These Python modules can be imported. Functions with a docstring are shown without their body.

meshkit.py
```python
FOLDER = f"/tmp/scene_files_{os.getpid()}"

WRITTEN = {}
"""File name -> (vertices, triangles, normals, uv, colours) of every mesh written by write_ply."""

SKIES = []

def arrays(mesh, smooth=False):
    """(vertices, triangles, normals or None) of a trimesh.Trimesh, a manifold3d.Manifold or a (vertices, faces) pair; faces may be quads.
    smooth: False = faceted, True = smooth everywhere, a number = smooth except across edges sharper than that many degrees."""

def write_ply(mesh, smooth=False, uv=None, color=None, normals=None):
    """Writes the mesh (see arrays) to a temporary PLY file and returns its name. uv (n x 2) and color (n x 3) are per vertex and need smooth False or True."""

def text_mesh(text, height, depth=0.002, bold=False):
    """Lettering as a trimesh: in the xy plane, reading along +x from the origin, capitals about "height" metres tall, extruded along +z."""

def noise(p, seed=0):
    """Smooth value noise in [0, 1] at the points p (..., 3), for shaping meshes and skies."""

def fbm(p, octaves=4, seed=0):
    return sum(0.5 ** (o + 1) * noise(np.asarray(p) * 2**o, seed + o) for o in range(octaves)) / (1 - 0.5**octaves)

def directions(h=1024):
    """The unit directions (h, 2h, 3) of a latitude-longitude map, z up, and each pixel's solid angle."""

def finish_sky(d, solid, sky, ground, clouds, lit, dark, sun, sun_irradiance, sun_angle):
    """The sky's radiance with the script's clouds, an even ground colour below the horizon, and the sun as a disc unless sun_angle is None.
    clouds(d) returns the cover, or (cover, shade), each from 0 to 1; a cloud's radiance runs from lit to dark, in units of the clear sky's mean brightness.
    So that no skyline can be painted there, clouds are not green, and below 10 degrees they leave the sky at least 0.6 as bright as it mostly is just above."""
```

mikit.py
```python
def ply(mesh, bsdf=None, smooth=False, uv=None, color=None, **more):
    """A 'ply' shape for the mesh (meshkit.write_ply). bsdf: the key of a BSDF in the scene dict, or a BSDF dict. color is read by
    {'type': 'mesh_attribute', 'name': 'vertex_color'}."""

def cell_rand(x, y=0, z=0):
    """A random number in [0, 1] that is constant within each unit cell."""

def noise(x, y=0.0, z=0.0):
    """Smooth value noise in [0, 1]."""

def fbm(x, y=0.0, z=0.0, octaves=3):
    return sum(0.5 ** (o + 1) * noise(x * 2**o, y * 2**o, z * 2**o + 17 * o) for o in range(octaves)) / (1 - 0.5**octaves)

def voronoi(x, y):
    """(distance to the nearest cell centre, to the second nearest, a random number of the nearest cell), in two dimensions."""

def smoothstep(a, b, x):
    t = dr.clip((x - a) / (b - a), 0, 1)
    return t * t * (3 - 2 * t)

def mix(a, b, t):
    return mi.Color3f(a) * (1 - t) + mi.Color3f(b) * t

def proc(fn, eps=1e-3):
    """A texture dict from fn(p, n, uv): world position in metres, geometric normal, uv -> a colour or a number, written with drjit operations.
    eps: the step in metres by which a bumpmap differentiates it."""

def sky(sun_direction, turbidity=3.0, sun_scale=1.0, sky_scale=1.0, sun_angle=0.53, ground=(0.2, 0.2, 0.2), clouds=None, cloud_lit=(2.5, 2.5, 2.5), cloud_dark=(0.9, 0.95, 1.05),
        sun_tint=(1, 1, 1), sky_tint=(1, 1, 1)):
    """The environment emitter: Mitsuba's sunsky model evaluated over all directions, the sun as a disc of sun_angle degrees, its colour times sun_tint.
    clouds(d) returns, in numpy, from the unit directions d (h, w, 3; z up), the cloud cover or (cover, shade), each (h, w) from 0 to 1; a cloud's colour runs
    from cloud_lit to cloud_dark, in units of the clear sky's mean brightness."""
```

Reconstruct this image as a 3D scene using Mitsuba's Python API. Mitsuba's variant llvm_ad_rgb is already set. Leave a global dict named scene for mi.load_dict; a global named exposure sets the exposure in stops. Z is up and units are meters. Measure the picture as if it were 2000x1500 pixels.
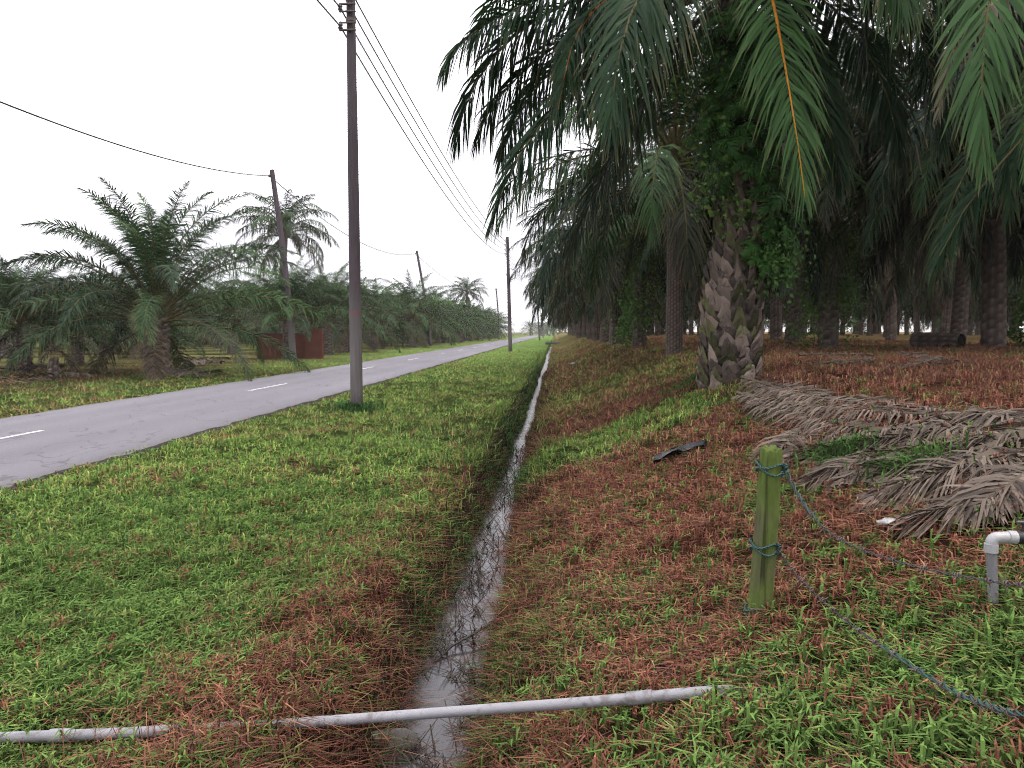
import math
import numpy as np
import trimesh
import mitsuba as mi
import drjit as dr
import mikit
import meshkit

T = mi.ScalarTransform4f
scene, labels = {}, {}

# ------------------------------------------------------------------ camera, sky, exposure
CAM_H, FOCAL = 1.65, 1540.0
YAW, PITCH = math.atan(85 / 1540.0), math.atan(102 / 1540.0)
EYE = np.array([0.0, 0.0, CAM_H])
FWD = np.array([-math.sin(YAW) * math.cos(PITCH), math.cos(YAW) * math.cos(PITCH), -math.sin(PITCH)])
RIGHT = np.cross(FWD, [0, 0, 1.0]); RIGHT /= np.linalg.norm(RIGHT)
UP = np.cross(RIGHT, FWD)
scene['camera'] = {'type': 'perspective', 'fov': math.degrees(2 * math.atan(1000 / FOCAL)), 'fov_axis': 'x',
                   'near_clip': 0.05, 'far_clip': 3000.0,
                   'to_world': T().look_at(origin=EYE.tolist(), target=(EYE + FWD).tolist(), up=[0, 0, 1])}


def overcast(d):
    el = np.clip(d[..., 2], 0, 1)
    n = meshkit.fbm(d * np.array([2.0, 2.0, 4.0]), 4, 7)
    return np.ones(d.shape[:2]), np.clip(1.0 - el + 0.25 * (n - 0.5), 0, 1)


scene['daylight'] = mikit.sky([0.3, -0.25, 0.92], turbidity=3, sun_scale=0.1, sun_angle=25, clouds=overcast,
                              cloud_lit=(2.95, 2.88, 3.05), cloud_dark=(1.22, 1.2, 1.28), ground=(0.08, 0.09, 0.05))
exposure = 3.45


def at(x, y, Y):
    """The point of the world at distance Y along the road that the photograph shows at pixel (x, y) of 2000 x 1500."""
    d = FWD + RIGHT * (x - 1000) / FOCAL - UP * (y - 750) / FOCAL
    return EYE + d * (Y / d[1])


# ------------------------------------------------------------------ helpers
def numbered(name):
    if name not in labels and name not in scene:
        return name
    i = 1
    while f'{name}_{i:03d}' in labels or f'{name}_{i:03d}' in scene:
        i += 1
    return f'{name}_{i:03d}'


def tag(key, label, cat=None, group=None, kind=None):
    labels[key] = {'label': label}
    for k, v in (('category', cat), ('group', group), ('kind', kind)):
        if v:
            labels[key][k] = v
    return key


def thing(name, label, cat, group=None):
    key = numbered(name)
    return tag(key, label, cat, group)


def put(name, mesh, bsdf, parent=None, smooth=False, color=None, **more):
    key = numbered(f'{parent}__{name}' if parent else name)
    scene[key] = mikit.ply(mesh, bsdf, smooth=smooth, color=color, **more)
    return key


def solo(name, label, cat, mesh, bsdf, group=None, smooth=False, color=None):
    key = thing(name, label, cat, group)
    scene[key] = mikit.ply(mesh, bsdf, smooth=smooth, color=color)
    return key


def cat_meshes(parts):
    """parts: (v, f[, c]) -> one"""
    at_, V, F, C = 0, [], [], []
    for p in parts:
        V.append(p[0]); F.append(np.asarray(p[1]) + at_); at_ += len(p[0])
        if len(p) > 2:
            C.append(p[2])
    return (np.vstack(V), np.vstack(F)) + ((np.vstack(C),) if C else ())


def quads(f):
    f = np.asarray(f)
    return np.vstack([f[:, [0, 1, 2]], f[:, [0, 2, 3]]])


def spline(pts, n):
    """Catmull-Rom through the points, n samples."""
    p = np.asarray(pts, float)
    p = np.vstack([2 * p[0] - p[1], p, 2 * p[-1] - p[-2]])
    u = np.linspace(0, len(p) - 3 - 1e-9, n)
    i = u.astype(int); t = (u - i)[:, None]
    a, b, c, d = p[i], p[i + 1], p[i + 2], p[i + 3]
    return 0.5 * (2 * b + (c - a) * t + (2 * a - 5 * b + 4 * c - d) * t ** 2 + (3 * b - a - 3 * c + d) * t ** 3)


def norm(a):
    return a / (np.linalg.norm(a, axis=-1, keepdims=True) + 1e-12)


def tube(points, radii, sides=8, cap=True):
    p = np.asarray(points, float); n = len(p)
    t = norm(np.gradient(p, axis=0))
    ref = np.array([0, 0, 1.0]) if abs(t[:, 2]).mean() < 0.8 else np.array([1.0, 0, 0])
    a = norm(np.cross(t, ref)); b = np.cross(t, a)
    ang = np.arange(sides) * 2 * np.pi / sides
    r = np.broadcast_to(radii, (n,))[:, None, None]
    v = p[:, None] + r * (np.cos(ang)[None, :, None] * a[:, None] + np.sin(ang)[None, :, None] * b[:, None])
    i, j = np.meshgrid(np.arange(n - 1), np.arange(sides), indexing='ij')
    q = np.stack([i * sides + j, i * sides + (j + 1) % sides, (i + 1) * sides + (j + 1) % sides, (i + 1) * sides + j], -1).reshape(-1, 4)
    v = v.reshape(-1, 3); f = quads(q)
    if cap:
        k = np.arange(1, sides - 1)
        e = (n - 1) * sides
        f = np.vstack([f, np.stack([k * 0, k + 1, k], 1), np.stack([k * 0 + e, e + k, e + k + 1], 1)])
        # facing is unimportant: materials are two-sided
    return v, f


def box(sx, sy, sz, c=(0, 0, 0), bevel=0.0):
    if bevel:
        v = []
        for s in np.ndindex(2, 2, 2):
            s = np.array(s) * 2 - 1
            h = np.array([sx, sy, sz]) / 2
            for k in range(3):
                d = h - bevel; d[k] = h[k]
                v.append(s * d)
        m = trimesh.convex.convex_hull(np.array(v))
        return np.array(m.vertices) + c, np.array(m.faces)
    m = trimesh.creation.box((sx, sy, sz))
    return np.array(m.vertices) + c, np.array(m.faces)


def sstep(a, b, x):
    t = np.clip((np.asarray(x, float) - a) / (b - a), 0, 1)
    return t * t * (3 - 2 * t)


def nz(x, y, s, seed=0, octaves=3):
    x, y = np.broadcast_arrays(np.asarray(x, float), np.asarray(y, float))
    return meshkit.fbm(np.stack([x * s + 311.7, y * s + 177.3, np.zeros_like(x) + 0.5], -1), octaves, seed)


# ------------------------------------------------------------------ the lie of the land
ROAD_R, ROAD_L = -5.80, -10.5
PX = np.array([-2000, -60, -16, -11.2, -10.5, -5.87, -5.2, -3.5, -2.2, -1.5, -1.20, -1.04, -0.92, -0.82, -0.74, -0.49, -0.42, -0.26, -0.12, 0.05, 0.35, 0.7, 0.92, 1.67, 2.1, 2.5, 3.0, 3.6, 6, 12, 60, 2000])
PZ = np.array([0.1, 0.1, 0.05, -0.02, -0.05, -0.05, -0.03, -0.05, -0.07, -0.08, -0.10, -0.16, -0.30, -0.46, -0.55, -0.55, -0.44, -0.34, -0.24, -0.12, 0.02, 0.19, 0.29, 0.59, 0.77, 0.93, 1.05, 1.12, 1.16, 1.2, 1.25, 1.3])


def meander(y):
    return -0.02 + (nz(0, y, 0.45, 5, 2) - 0.5) * 0.30 * sstep(1, 4, y) + (nz(3, y, 1.7, 6, 1) - 0.5) * 0.10


def ground_z(x, y):
    x, y = np.broadcast_arrays(np.asarray(x, float), np.asarray(y, float))
    near = sstep(-2.4, -1.2, x) * (1 - sstep(0.2, 1.0, x))
    xm = x - meander(y) * near
    xm = np.where(near > 0, xm + (xm + 0.60) * near * sstep(1.3, 0.25, np.abs(xm + 0.60)) * 0.70 * sstep(5.0, 13.0, y), xm)
    z = np.interp(xm, PX, PZ)
    off = 1 - sstep(-11.3, -10.6, x) * (1 - sstep(-5.8, -5.2, x))
    rough = (nz(x, y, 1.1, 1, 3) - 0.5) * 0.12 + (nz(x, y, 4.0, 2, 2) - 0.5) * 0.085
    bank = sstep(-1.7, -1.1, x) * (1 - sstep(0.1, 0.8, x)) * (1 - sstep(-0.8, -0.74, x) * (1 - sstep(-0.44, -0.38, x)))
    big = (nz(x, y, 0.13, 3, 2) - 0.5) * 0.35 * (sstep(4, 10, x) + sstep(-13, -20, x))
    return z + off * rough + bank * ((nz(x, y, 3.0, 4, 3) - 0.5) * 0.16) + big


def brownness(x, y):
    """How much of the grass is dead: from 0, fresh, to 1."""
    n1, n2, n3 = nz(x, y, 0.8, 11, 3), nz(x, y, 3.2, 12, 2), nz(x, y, 8.5, 13, 2)
    verge = 0.03 + 0.50 * sstep(-2.1, -1.25, x - 0.12 * (y - 3.5)) * (1 - sstep(4.2, 6.5, y)) + 0.30 * sstep(-1.9, -1.2, x) * (1 - sstep(8, 16, y))
    right = np.full(np.shape(n1), 0.86)
    front = (1 - sstep(2.9, 3.5, y + 0.5 * (n1 - 0.5) - 0.25 * (x - 0.9)))
    right = right - front * np.where(x > 0.45, 0.52, 0.36)
    right = right - 0.22 * (1 - sstep(-0.1, 0.5, x)) * (1 - sstep(6, 9, y))
    right = right - 0.75 * sstep(9.0, 9.8, y) * (1 - sstep(11.2, 12.4, y)) * (1 - sstep(2.2, 2.9, x))
    right = right - 0.25 * sstep(13.5, 15, y) - 0.25 * sstep(16, 17, y) * (1 - sstep(19, 22, y)) * (1 - sstep(2, 4, x))
    right = right + 0.15 * sstep(3, 5, x)
    far_left = 0.18 + 0.25 * sstep(-13, -18, x)
    b = np.where(x < -10, far_left, np.where(x < -0.6, verge, right))
    return np.clip(b + (n1 - 0.5) * 1.0 + (n2 - 0.5) * 0.8 + (n3 - 0.5) * 0.9, 0.02, 0.97)


# ------------------------------------------------------------------ materials
VC = {'type': 'mesh_attribute', 'name': 'vertex_color'}
scene['leaf_material'] = {'type': 'blendbsdf', 'weight': 0.58,
                          'thin': {'type': 'principledthin', 'base_color': VC, 'roughness': 0.5, 'diff_trans': 0.7, 'eta': 1.45, 'spec_trans': 0.0},
                          'gloss': {'type': 'twosided', 'bsdf': {'type': 'principled', 'base_color': VC, 'roughness': 0.38, 'specular': 0.14}}}
scene['grass_material'] = {'type': 'principledthin', 'base_color': VC, 'roughness': 0.5, 'diff_trans': 0.35, 'eta': 1.35, 'spec_trans': 0.0}
scene['dry_material'] = {'type': 'twosided', 'bsdf': {'type': 'principled', 'base_color': VC, 'roughness': 0.75, 'specular': 0.3}}


def bark_relief(p, n, uv):
    return mikit.fbm(p.x * 26, p.y * 26, p.z * 9, 3)


scene['bark_material'] = {'type': 'twosided', 'bsdf': {'type': 'bumpmap', 'arbitrary': mikit.proc(bark_relief, 2e-3), 'scale': 0.025,
                          'nested': {'type': 'principled', 'base_color': VC, 'roughness': 0.9, 'specular': 0.2}}}


def soil_relief(p, n, uv):
    return mikit.fbm(p.x * 22, p.y * 22, p.z * 22, 3)


scene['soil_material'] = {'type': 'twosided', 'bsdf': {'type': 'bumpmap', 'arbitrary': mikit.proc(soil_relief, 3e-3), 'scale': 0.04,
                          'nested': {'type': 'diffuse', 'reflectance': VC}}}


def asphalt(p, n, uv):
    fine = mikit.noise(p.x * 90, p.y * 90, 0)
    patch = mikit.fbm(p.x * 0.5, p.y * 0.12, 3, 4)
    u = (p.x - ROAD_L) / (ROAD_R - ROAD_L)
    wheel = dr.exp(-dr.square((u - 0.17) / 0.06)) + dr.exp(-dr.square((u - 0.40) / 0.06)) + dr.exp(-dr.square((u - 0.62) / 0.06)) + dr.exp(-dr.square((u - 0.85) / 0.06))
    edge = mikit.smoothstep(0.06, 0.0, u) + mikit.smoothstep(0.94, 1.0, u)
    c = mikit.mix((0.060, 0.058, 0.067), (0.134, 0.129, 0.148), 0.35 * fine + 0.65 * patch)
    c = c * (1 + 0.10 * wheel)
    cr = mikit.fbm(p.x * 1.3, p.y * 0.6, 9, 4)
    crack = mikit.smoothstep(0.012, 0.0, dr.abs(cr - 0.5)) * 0.40
    return mikit.mix(c * (1 - crack), (0.06, 0.052, 0.042), dr.clip(edge, 0, 1) * (0.25 + 0.5 * mikit.noise(p.x * 3, p.y * 3, 1)))


scene['asphalt_material'] = {'type': 'principled', 'base_color': mikit.proc(asphalt), 'roughness': 0.72, 'specular': 0.4}


def paint(p, n, uv):
    w = mikit.smoothstep(0.38, 0.62, mikit.fbm(p.x * 16, p.y * 9, 0, 3))
    return mikit.mix((0.42, 0.42, 0.44), (0.20, 0.195, 0.21), w * 0.5)


scene['paint_material'] = {'type': 'principled', 'base_color': mikit.proc(paint), 'roughness': 0.7}


def pole_wood(p, n, uv):
    streak = mikit.fbm(p.x * 34, p.y * 34, p.z * 0.9, 3)
    fine = mikit.noise(p.x * 130, p.y * 130, p.z * 5)
    patch = mikit.fbm(p.x * 4, p.y * 4, p.z * 1.1, 3)
    low = mikit.smoothstep(2.9, 1.6, p.z + 0.8 * (patch - 0.5))
    c = mikit.mix((0.030, 0.022, 0.028), (0.075, 0.059, 0.070), 0.65 * streak + 0.35 * fine)
    c = mikit.mix(c, mikit.mix((0.075, 0.068, 0.068), (0.15, 0.138, 0.138), streak), low * 0.8)
    damp = mikit.smoothstep(0.45, 0.0, p.z + 0.3 * (streak - 0.5))
    return c * (1 - 0.45 * damp) * (0.75 + 0.5 * patch)


scene['pole_material'] = {'type': 'twosided', 'bsdf': {'type': 'principled', 'base_color': mikit.proc(pole_wood), 'roughness': 0.85}}


def mossy(p, n, uv):
    grain = mikit.fbm(p.x * 70, p.y * 70, p.z * 5, 3)
    moss = mikit.smoothstep(0.28, 0.62, mikit.fbm(p.x * 9, p.y * 9, p.z * 3.0, 3) + 0.14)
    c = mikit.mix((0.05, 0.038, 0.028), (0.14, 0.11, 0.085), grain)
    m = mikit.mix((0.050, 0.078, 0.014), (0.105, 0.150, 0.032), mikit.fbm(p.x * 45, p.y * 45, p.z * 14, 3))
    crack = mikit.smoothstep(0.56, 0.66, mikit.fbm(p.x * 40, p.y * 40, p.z * 1.5, 2))
    return mikit.mix(c, m, moss * 0.92) * (1 - 0.6 * crack)


def mossy_relief(p, n, uv):
    return mikit.fbm(p.x * 60, p.y * 60, p.z * 5, 3)


scene['mossy_wood_material'] = {'type': 'twosided', 'bsdf': {'type': 'bumpmap', 'arbitrary': mikit.proc(mossy_relief, 1e-3), 'scale': 0.012,
                                'nested': {'type': 'principled', 'base_color': mikit.proc(mossy), 'roughness': 0.9, 'specular': 0.2}}}


def pipe_grey(p, n, uv):
    d = mikit.fbm(p.x * 12, p.y * 12, p.z * 12, 4)
    s = mikit.smoothstep(0.50, 0.74, 0.6 * mikit.fbm(p.x * 40, p.y * 40, p.z * 40, 3) + 0.4 * mikit.fbm(p.x * 5, p.y * 5, p.z * 5, 2))
    return mikit.mix(mikit.mix((0.19, 0.19, 0.21), (0.255, 0.255, 0.28), d), (0.075, 0.058, 0.042), 0.6 * s)


scene['pipe_material'] = {'type': 'twosided', 'bsdf': {'type': 'principled', 'base_color': mikit.proc(pipe_grey), 'roughness': 0.4, 'specular': 0.5}}


def concrete(p, n, uv):
    return mikit.mix((0.05, 0.047, 0.043), (0.17, 0.16, 0.15), mikit.fbm(p.x * 5, p.y * 5, p.z * 7, 4))


scene['concrete_material'] = {'type': 'twosided', 'bsdf': {'type': 'diffuse', 'reflectance': mikit.proc(concrete)}}


def red_wall(p, n, uv):
    return mikit.mix((0.105, 0.042, 0.032), (0.165, 0.066, 0.050), mikit.fbm(p.x * 2, p.y * 2, p.z * 3, 4))


scene['red_material'] = {'type': 'twosided', 'bsdf': {'type': 'diffuse', 'reflectance': mikit.proc(red_wall)}}
for nm, c, r in (('white_plastic', (0.30, 0.30, 0.31), 0.35), ('black_plastic', (0.012, 0.012, 0.013), 0.45), ('grey_plastic', (0.06, 0.06, 0.065), 0.4), ('stained_plastic', (0.15, 0.15, 0.16), 0.5),
                 ('green_wire', (0.012, 0.06, 0.058), 0.45), ('bright_wire', (0.06, 0.058, 0.06), 0.5), ('cable_black', (0.018, 0.017, 0.018), 0.6),
                 ('porcelain', (0.10, 0.09, 0.10), 0.25), ('rusty_steel', (0.10, 0.075, 0.065), 0.6), ('faded_red', (0.13, 0.055, 0.062), 0.8)):
    scene[nm + '_material'] = {'type': 'twosided', 'bsdf': {'type': 'principled', 'base_color': {'type': 'rgb', 'value': list(c)}, 'roughness': r, 'metallic': 0.6 if nm == 'bright_wire' else 0.0}}


def ripples(p, n, uv):
    return mikit.fbm(p.x * 9, p.y * 6, 0, 3)


scene['water_material'] = {'type': 'bumpmap', 'arbitrary': mikit.proc(ripples, 4e-3), 'scale': 0.0022,
                           'nested': {'type': 'roughplastic', 'diffuse_reflectance': {'type': 'rgb', 'value': [0.030, 0.028, 0.032]}, 'alpha': 0.03, 'int_ior': 1.45}}

# ------------------------------------------------------------------ ground, road, water
gx = np.unique(np.round(np.concatenate([-np.geomspace(17, 1500, 34), np.linspace(-17, -5, 49), np.linspace(-5, -1.8, 41), np.linspace(-1.8, 1.2, 91), np.linspace(1.2, 6, 64), np.linspace(6, 20, 40), np.geomspace(20, 1500, 30)]), 4))
gy = np.unique(np.round(np.concatenate([-np.geomspace(3, 300, 16)[::-1], np.linspace(-3, 2, 16), np.linspace(2, 9, 141), 9 * np.exp(np.linspace(0, math.log(2200 / 9), 150))]), 4))
GX, GY = np.meshgrid(gx, gy)
gv = np.stack([GX, GY, ground_z(GX, GY)], -1).reshape(-1, 3)
w_, h_ = len(gx), len(gy)
ii, jj = np.meshgrid(np.arange(h_ - 1), np.arange(w_ - 1), indexing='ij')
gf = quads(np.stack([ii * w_ + jj, ii * w_ + jj + 1, (ii + 1) * w_ + jj + 1, (ii + 1) * w_ + jj], -1).reshape(-1, 4))
bx, by = gv[:, 0], gv[:, 1]
bb = brownness(bx, by)[:, None]
t1 = nz(bx, by, 2.3, 21, 3)[:, None]; t2 = nz(bx, by, 9, 22, 2)[:, None]
green_soil = (1 - t1) * np.array([0.022, 0.032, 0.012]) + t1 * np.array([0.055, 0.085, 0.024])
brown_soil = (1 - t1) * np.array([0.045, 0.024, 0.016]) + t1 * np.array([0.11, 0.050, 0.030])
gc = (green_soil * (1 - bb) + brown_soil * bb) * (0.3 + 0.5 * t2)
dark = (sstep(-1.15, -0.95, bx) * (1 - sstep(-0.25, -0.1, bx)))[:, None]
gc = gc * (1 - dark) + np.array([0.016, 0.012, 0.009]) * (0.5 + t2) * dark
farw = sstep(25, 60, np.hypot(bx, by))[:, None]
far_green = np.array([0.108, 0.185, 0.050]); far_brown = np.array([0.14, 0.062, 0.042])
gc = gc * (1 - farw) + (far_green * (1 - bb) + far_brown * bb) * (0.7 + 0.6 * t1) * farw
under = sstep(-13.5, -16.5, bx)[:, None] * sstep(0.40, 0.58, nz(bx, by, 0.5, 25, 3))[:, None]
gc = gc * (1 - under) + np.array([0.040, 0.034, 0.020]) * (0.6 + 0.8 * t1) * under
tag('ground', 'uneven grassy ground with the drain cut into it', kind='structure')
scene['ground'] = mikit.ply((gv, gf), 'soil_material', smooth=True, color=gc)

ry = np.unique(np.round(np.concatenate([np.linspace(-60, 4, 12), np.linspace(4, 60, 400), np.geomspace(60, 1200, 60)]), 3))
rv, rf = [], []
ru = np.array([0, 0.0, 0.04, 0.25, 0.5, 0.75, 0.96, 1.0, 1.0])
for y in ry:
    l = ROAD_L + (float(nz(1, y, 0.9, 31, 3)) - 0.5) * 0.34
    r = ROAD_R + (float(nz(2, y, 0.9, 32, 3)) - 0.5) * 0.34 + (float(nz(2, y, 4.0, 33, 2)) - 0.5) * 0.12
    x = l + (r - l) * ru
    z = 0.012 + 0.05 * (1 - (2 * ru - 1) ** 2); z[[0, -1]] = -0.15
    x[0] -= 0.03; x[-1] += 0.03
    rv.append(np.stack([x, np.full_like(x, y), z], -1))
nr = len(ru)
ii, jj = np.meshgrid(np.arange(len(ry) - 1), np.arange(nr - 1), indexing='ij')
rf = quads(np.stack([ii * nr + jj, ii * nr + jj + 1, (ii + 1) * nr + jj + 1, (ii + 1) * nr + jj], -1).reshape(-1, 4))
tag('road', 'straight narrow grey asphalt road running to the horizon', kind='structure')
scene['road'] = mikit.ply((np.vstack(rv), rf), 'asphalt_material', smooth=30)


def road_top(x):
    u = (x - ROAD_L) / (ROAD_R - ROAD_L)
    return 0.012 + 0.05 * (1 - (2 * u - 1) ** 2)


n_dash = 0
for k in range(-1, 16):
    y0 = 9.1 + 11.6 * k
    xs = np.array([-0.05, 0.05]) - 8.25
    vs = np.array([[x, y, road_top(x) + 0.004] for y in np.linspace(y0, y0 + 3.1, 5) for x in xs])
    fs = quads([[2 * i, 2 * i + 1, 2 * i + 3, 2 * i + 2] for i in range(4)])
    if k < 0:
        continue
    key = 'road__centre_dash' if n_dash == 0 else f'road__centre_dash_{n_dash:03d}'
    n_dash += 1
    scene[key] = mikit.ply((vs, fs), 'paint_material')

wy = np.concatenate([np.linspace(0.5, 12, 70), np.geomspace(12.2, 106, 40)])
wv = np.array([[x, y, -0.43] for y in wy for x in np.linspace(-1.25, 0.1, 6)])
ii, jj = np.meshgrid(np.arange(len(wy) - 1), np.arange(5), indexing='ij')
wf = quads(np.stack([ii * 6 + jj, ii * 6 + jj + 1, (ii + 1) * 6 + jj + 1, (ii + 1) * 6 + jj], -1).reshape(-1, 4))
tag('water', 'still dark water in the narrow roadside drain', kind='structure')
scene['water'] = mikit.ply((wv, wf), 'water_material', smooth=True)

# ------------------------------------------------------------------ palms
LEAF_Y, LEAF_D = np.array([0.062, 0.135, 0.040]), np.array([0.010, 0.026, 0.015])


def frond_mesh(path, rng, leaf=0.85, pairs=70, width=0.045, petiole=0.16, droop=0.35, ruffle=1.0, tone=0.5, dead=0.0, rachis=(0.105, 0.088, 0.036),
               r0=0.045, stations=3, floor=None, colour=None, hang=0.0):
    """A feather leaf: rachis along the path with leaflets on both sides. Returns vertices, triangles, colours."""
    path = np.asarray(path, float)
    seg = np.linalg.norm(np.diff(path, axis=0), axis=1)
    s = np.concatenate([[0], np.cumsum(seg)]) / seg.sum()
    n = pairs
    t = petiole + (1 - petiole) * np.linspace(0, 1, n) ** 0.93
    tt = np.clip(np.concatenate([t, t + (1 - petiole) / n * 0.5]) + rng.normal(0, 0.0025, 2 * n), petiole, 0.997)
    side = np.concatenate([np.ones(n), -np.ones(n)])
    keep = rng.random(2 * n) > (0.04 + 0.12 * dead); tt, side = tt[keep], side[keep]
    P = np.stack([np.interp(tt, s, path[:, k]) for k in range(3)], -1)
    tg = norm(np.gradient(path, axis=0))
    Tn = norm(np.stack([np.interp(tt, s, tg[:, k]) for k in range(3)], -1))
    up = np.array([0, 0, 1.0]) + 0 * Tn
    flat = norm(path[-1] * [1, 1, 0] - path[0] * [1, 1, 0] + 1e-6)
    up = up + 0.6 * flat * (np.abs(Tn[:, 2:]) ** 3) * np.sign(-Tn[:, 2:])   # where it hangs, the upper face looks outward
    N = norm(up - Tn * (up * Tn).sum(-1, keepdims=True))
    B = np.cross(Tn, N)
    u = (tt - petiole) / (1 - petiole)
    prof = np.interp(u, [0, 0.12, 0.4, 0.7, 0.9, 1], [0.45, 0.75, 1.0, 0.82, 0.5, 0.28])
    L = leaf * prof * rng.uniform(0.82, 1.1, len(tt))
    alpha = np.radians(np.interp(u, [0, 0.3, 0.8, 1], [72, 62, 45, 18]) + rng.normal(0, 6, len(tt)))
    beta = np.radians(ruffle * rng.choice([34.0, 6.0, -24.0], len(tt)) + rng.normal(0, 8, len(tt)) + 6)
    lat = B * (side * np.cos(beta))[:, None] + N * np.sin(beta)[:, None]
    D = Tn * np.cos(alpha)[:, None] + lat * np.sin(alpha)[:, None]
    D[:, 2] -= hang; D = norm(D)
    dr_ = droop * rng.uniform(0.6, 1.5, len(tt))
    W = norm(np.cross(N * np.cos(beta)[:, None] - B * (side * np.sin(beta))[:, None], D)) * (width * (0.5 + 0.5 * prof) * rng.uniform(0.8, 1.15, len(tt)))[:, None]
    qs = [0.0, 0.33, 0.7, 1.0] if stations == 3 else [0.0, 0.5, 1.0]
    ws = [0.45, 1.0, 0.72] if stations == 3 else [0.7, 0.9]
    rows = []
    for q, wq in zip(qs[:-1], ws):
        c = P + D * (L * q)[:, None]; c[:, 2] -= dr_ * L * q * q * (1 + 0.4 * q)
        rows += [c - W * wq / 2, c + W * wq / 2]
    tip = P + D * L[:, None] * 0.98; tip[:, 2] -= dr_ * L * 1.4
    rows.append(tip)
    V = np.stack(rows, 1)
    m, k = len(tt), V.shape[1]
    base = (np.arange(m) * k)[:, None]
    tri = []
    for a in range(len(ws) - 1):
        tri += [[2 * a, 2 * a + 1, 2 * a + 3], [2 * a, 2 * a + 3, 2 * a + 2]]
    tri.append([k - 3, k - 2, k - 1])
    F = (base[:, None] + np.array(tri)[None]).reshape(-1, 3)
    fresh = LEAF_D * (1 - tone) + LEAF_Y * tone
    deadc = np.array([0.30, 0.23, 0.19]) if colour is None else np.array(colour)
    C = np.broadcast_to(fresh * (1 - dead) + deadc * dead, (m, 3)) * rng.uniform(0.7 - 0.3 * dead, 1.3 + 0.3 * dead, (m, 1))
    C = np.repeat(C[:, None], k, 1)
    tipb = np.where(rng.random(m) < 0.35, rng.uniform(0.2, 0.8, m), 0.1)[:, None]
    C[:, -1] = C[:, -1] * (1 - tipb) + np.array([0.20, 0.13, 0.06]) * tipb
    C = C.reshape(-1, 3); V = V.reshape(-1, 3)
    ks = np.linspace(0, 1, 12)
    rp = np.stack([np.interp(ks, s, path[:, a]) for a in range(3)], -1)
    tv, tf = tube(rp, np.interp(ks, [0, 0.1, 0.3, 1], [1.7 * r0, r0, 0.62 * r0, 0.12 * r0]), 4, False)
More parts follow.
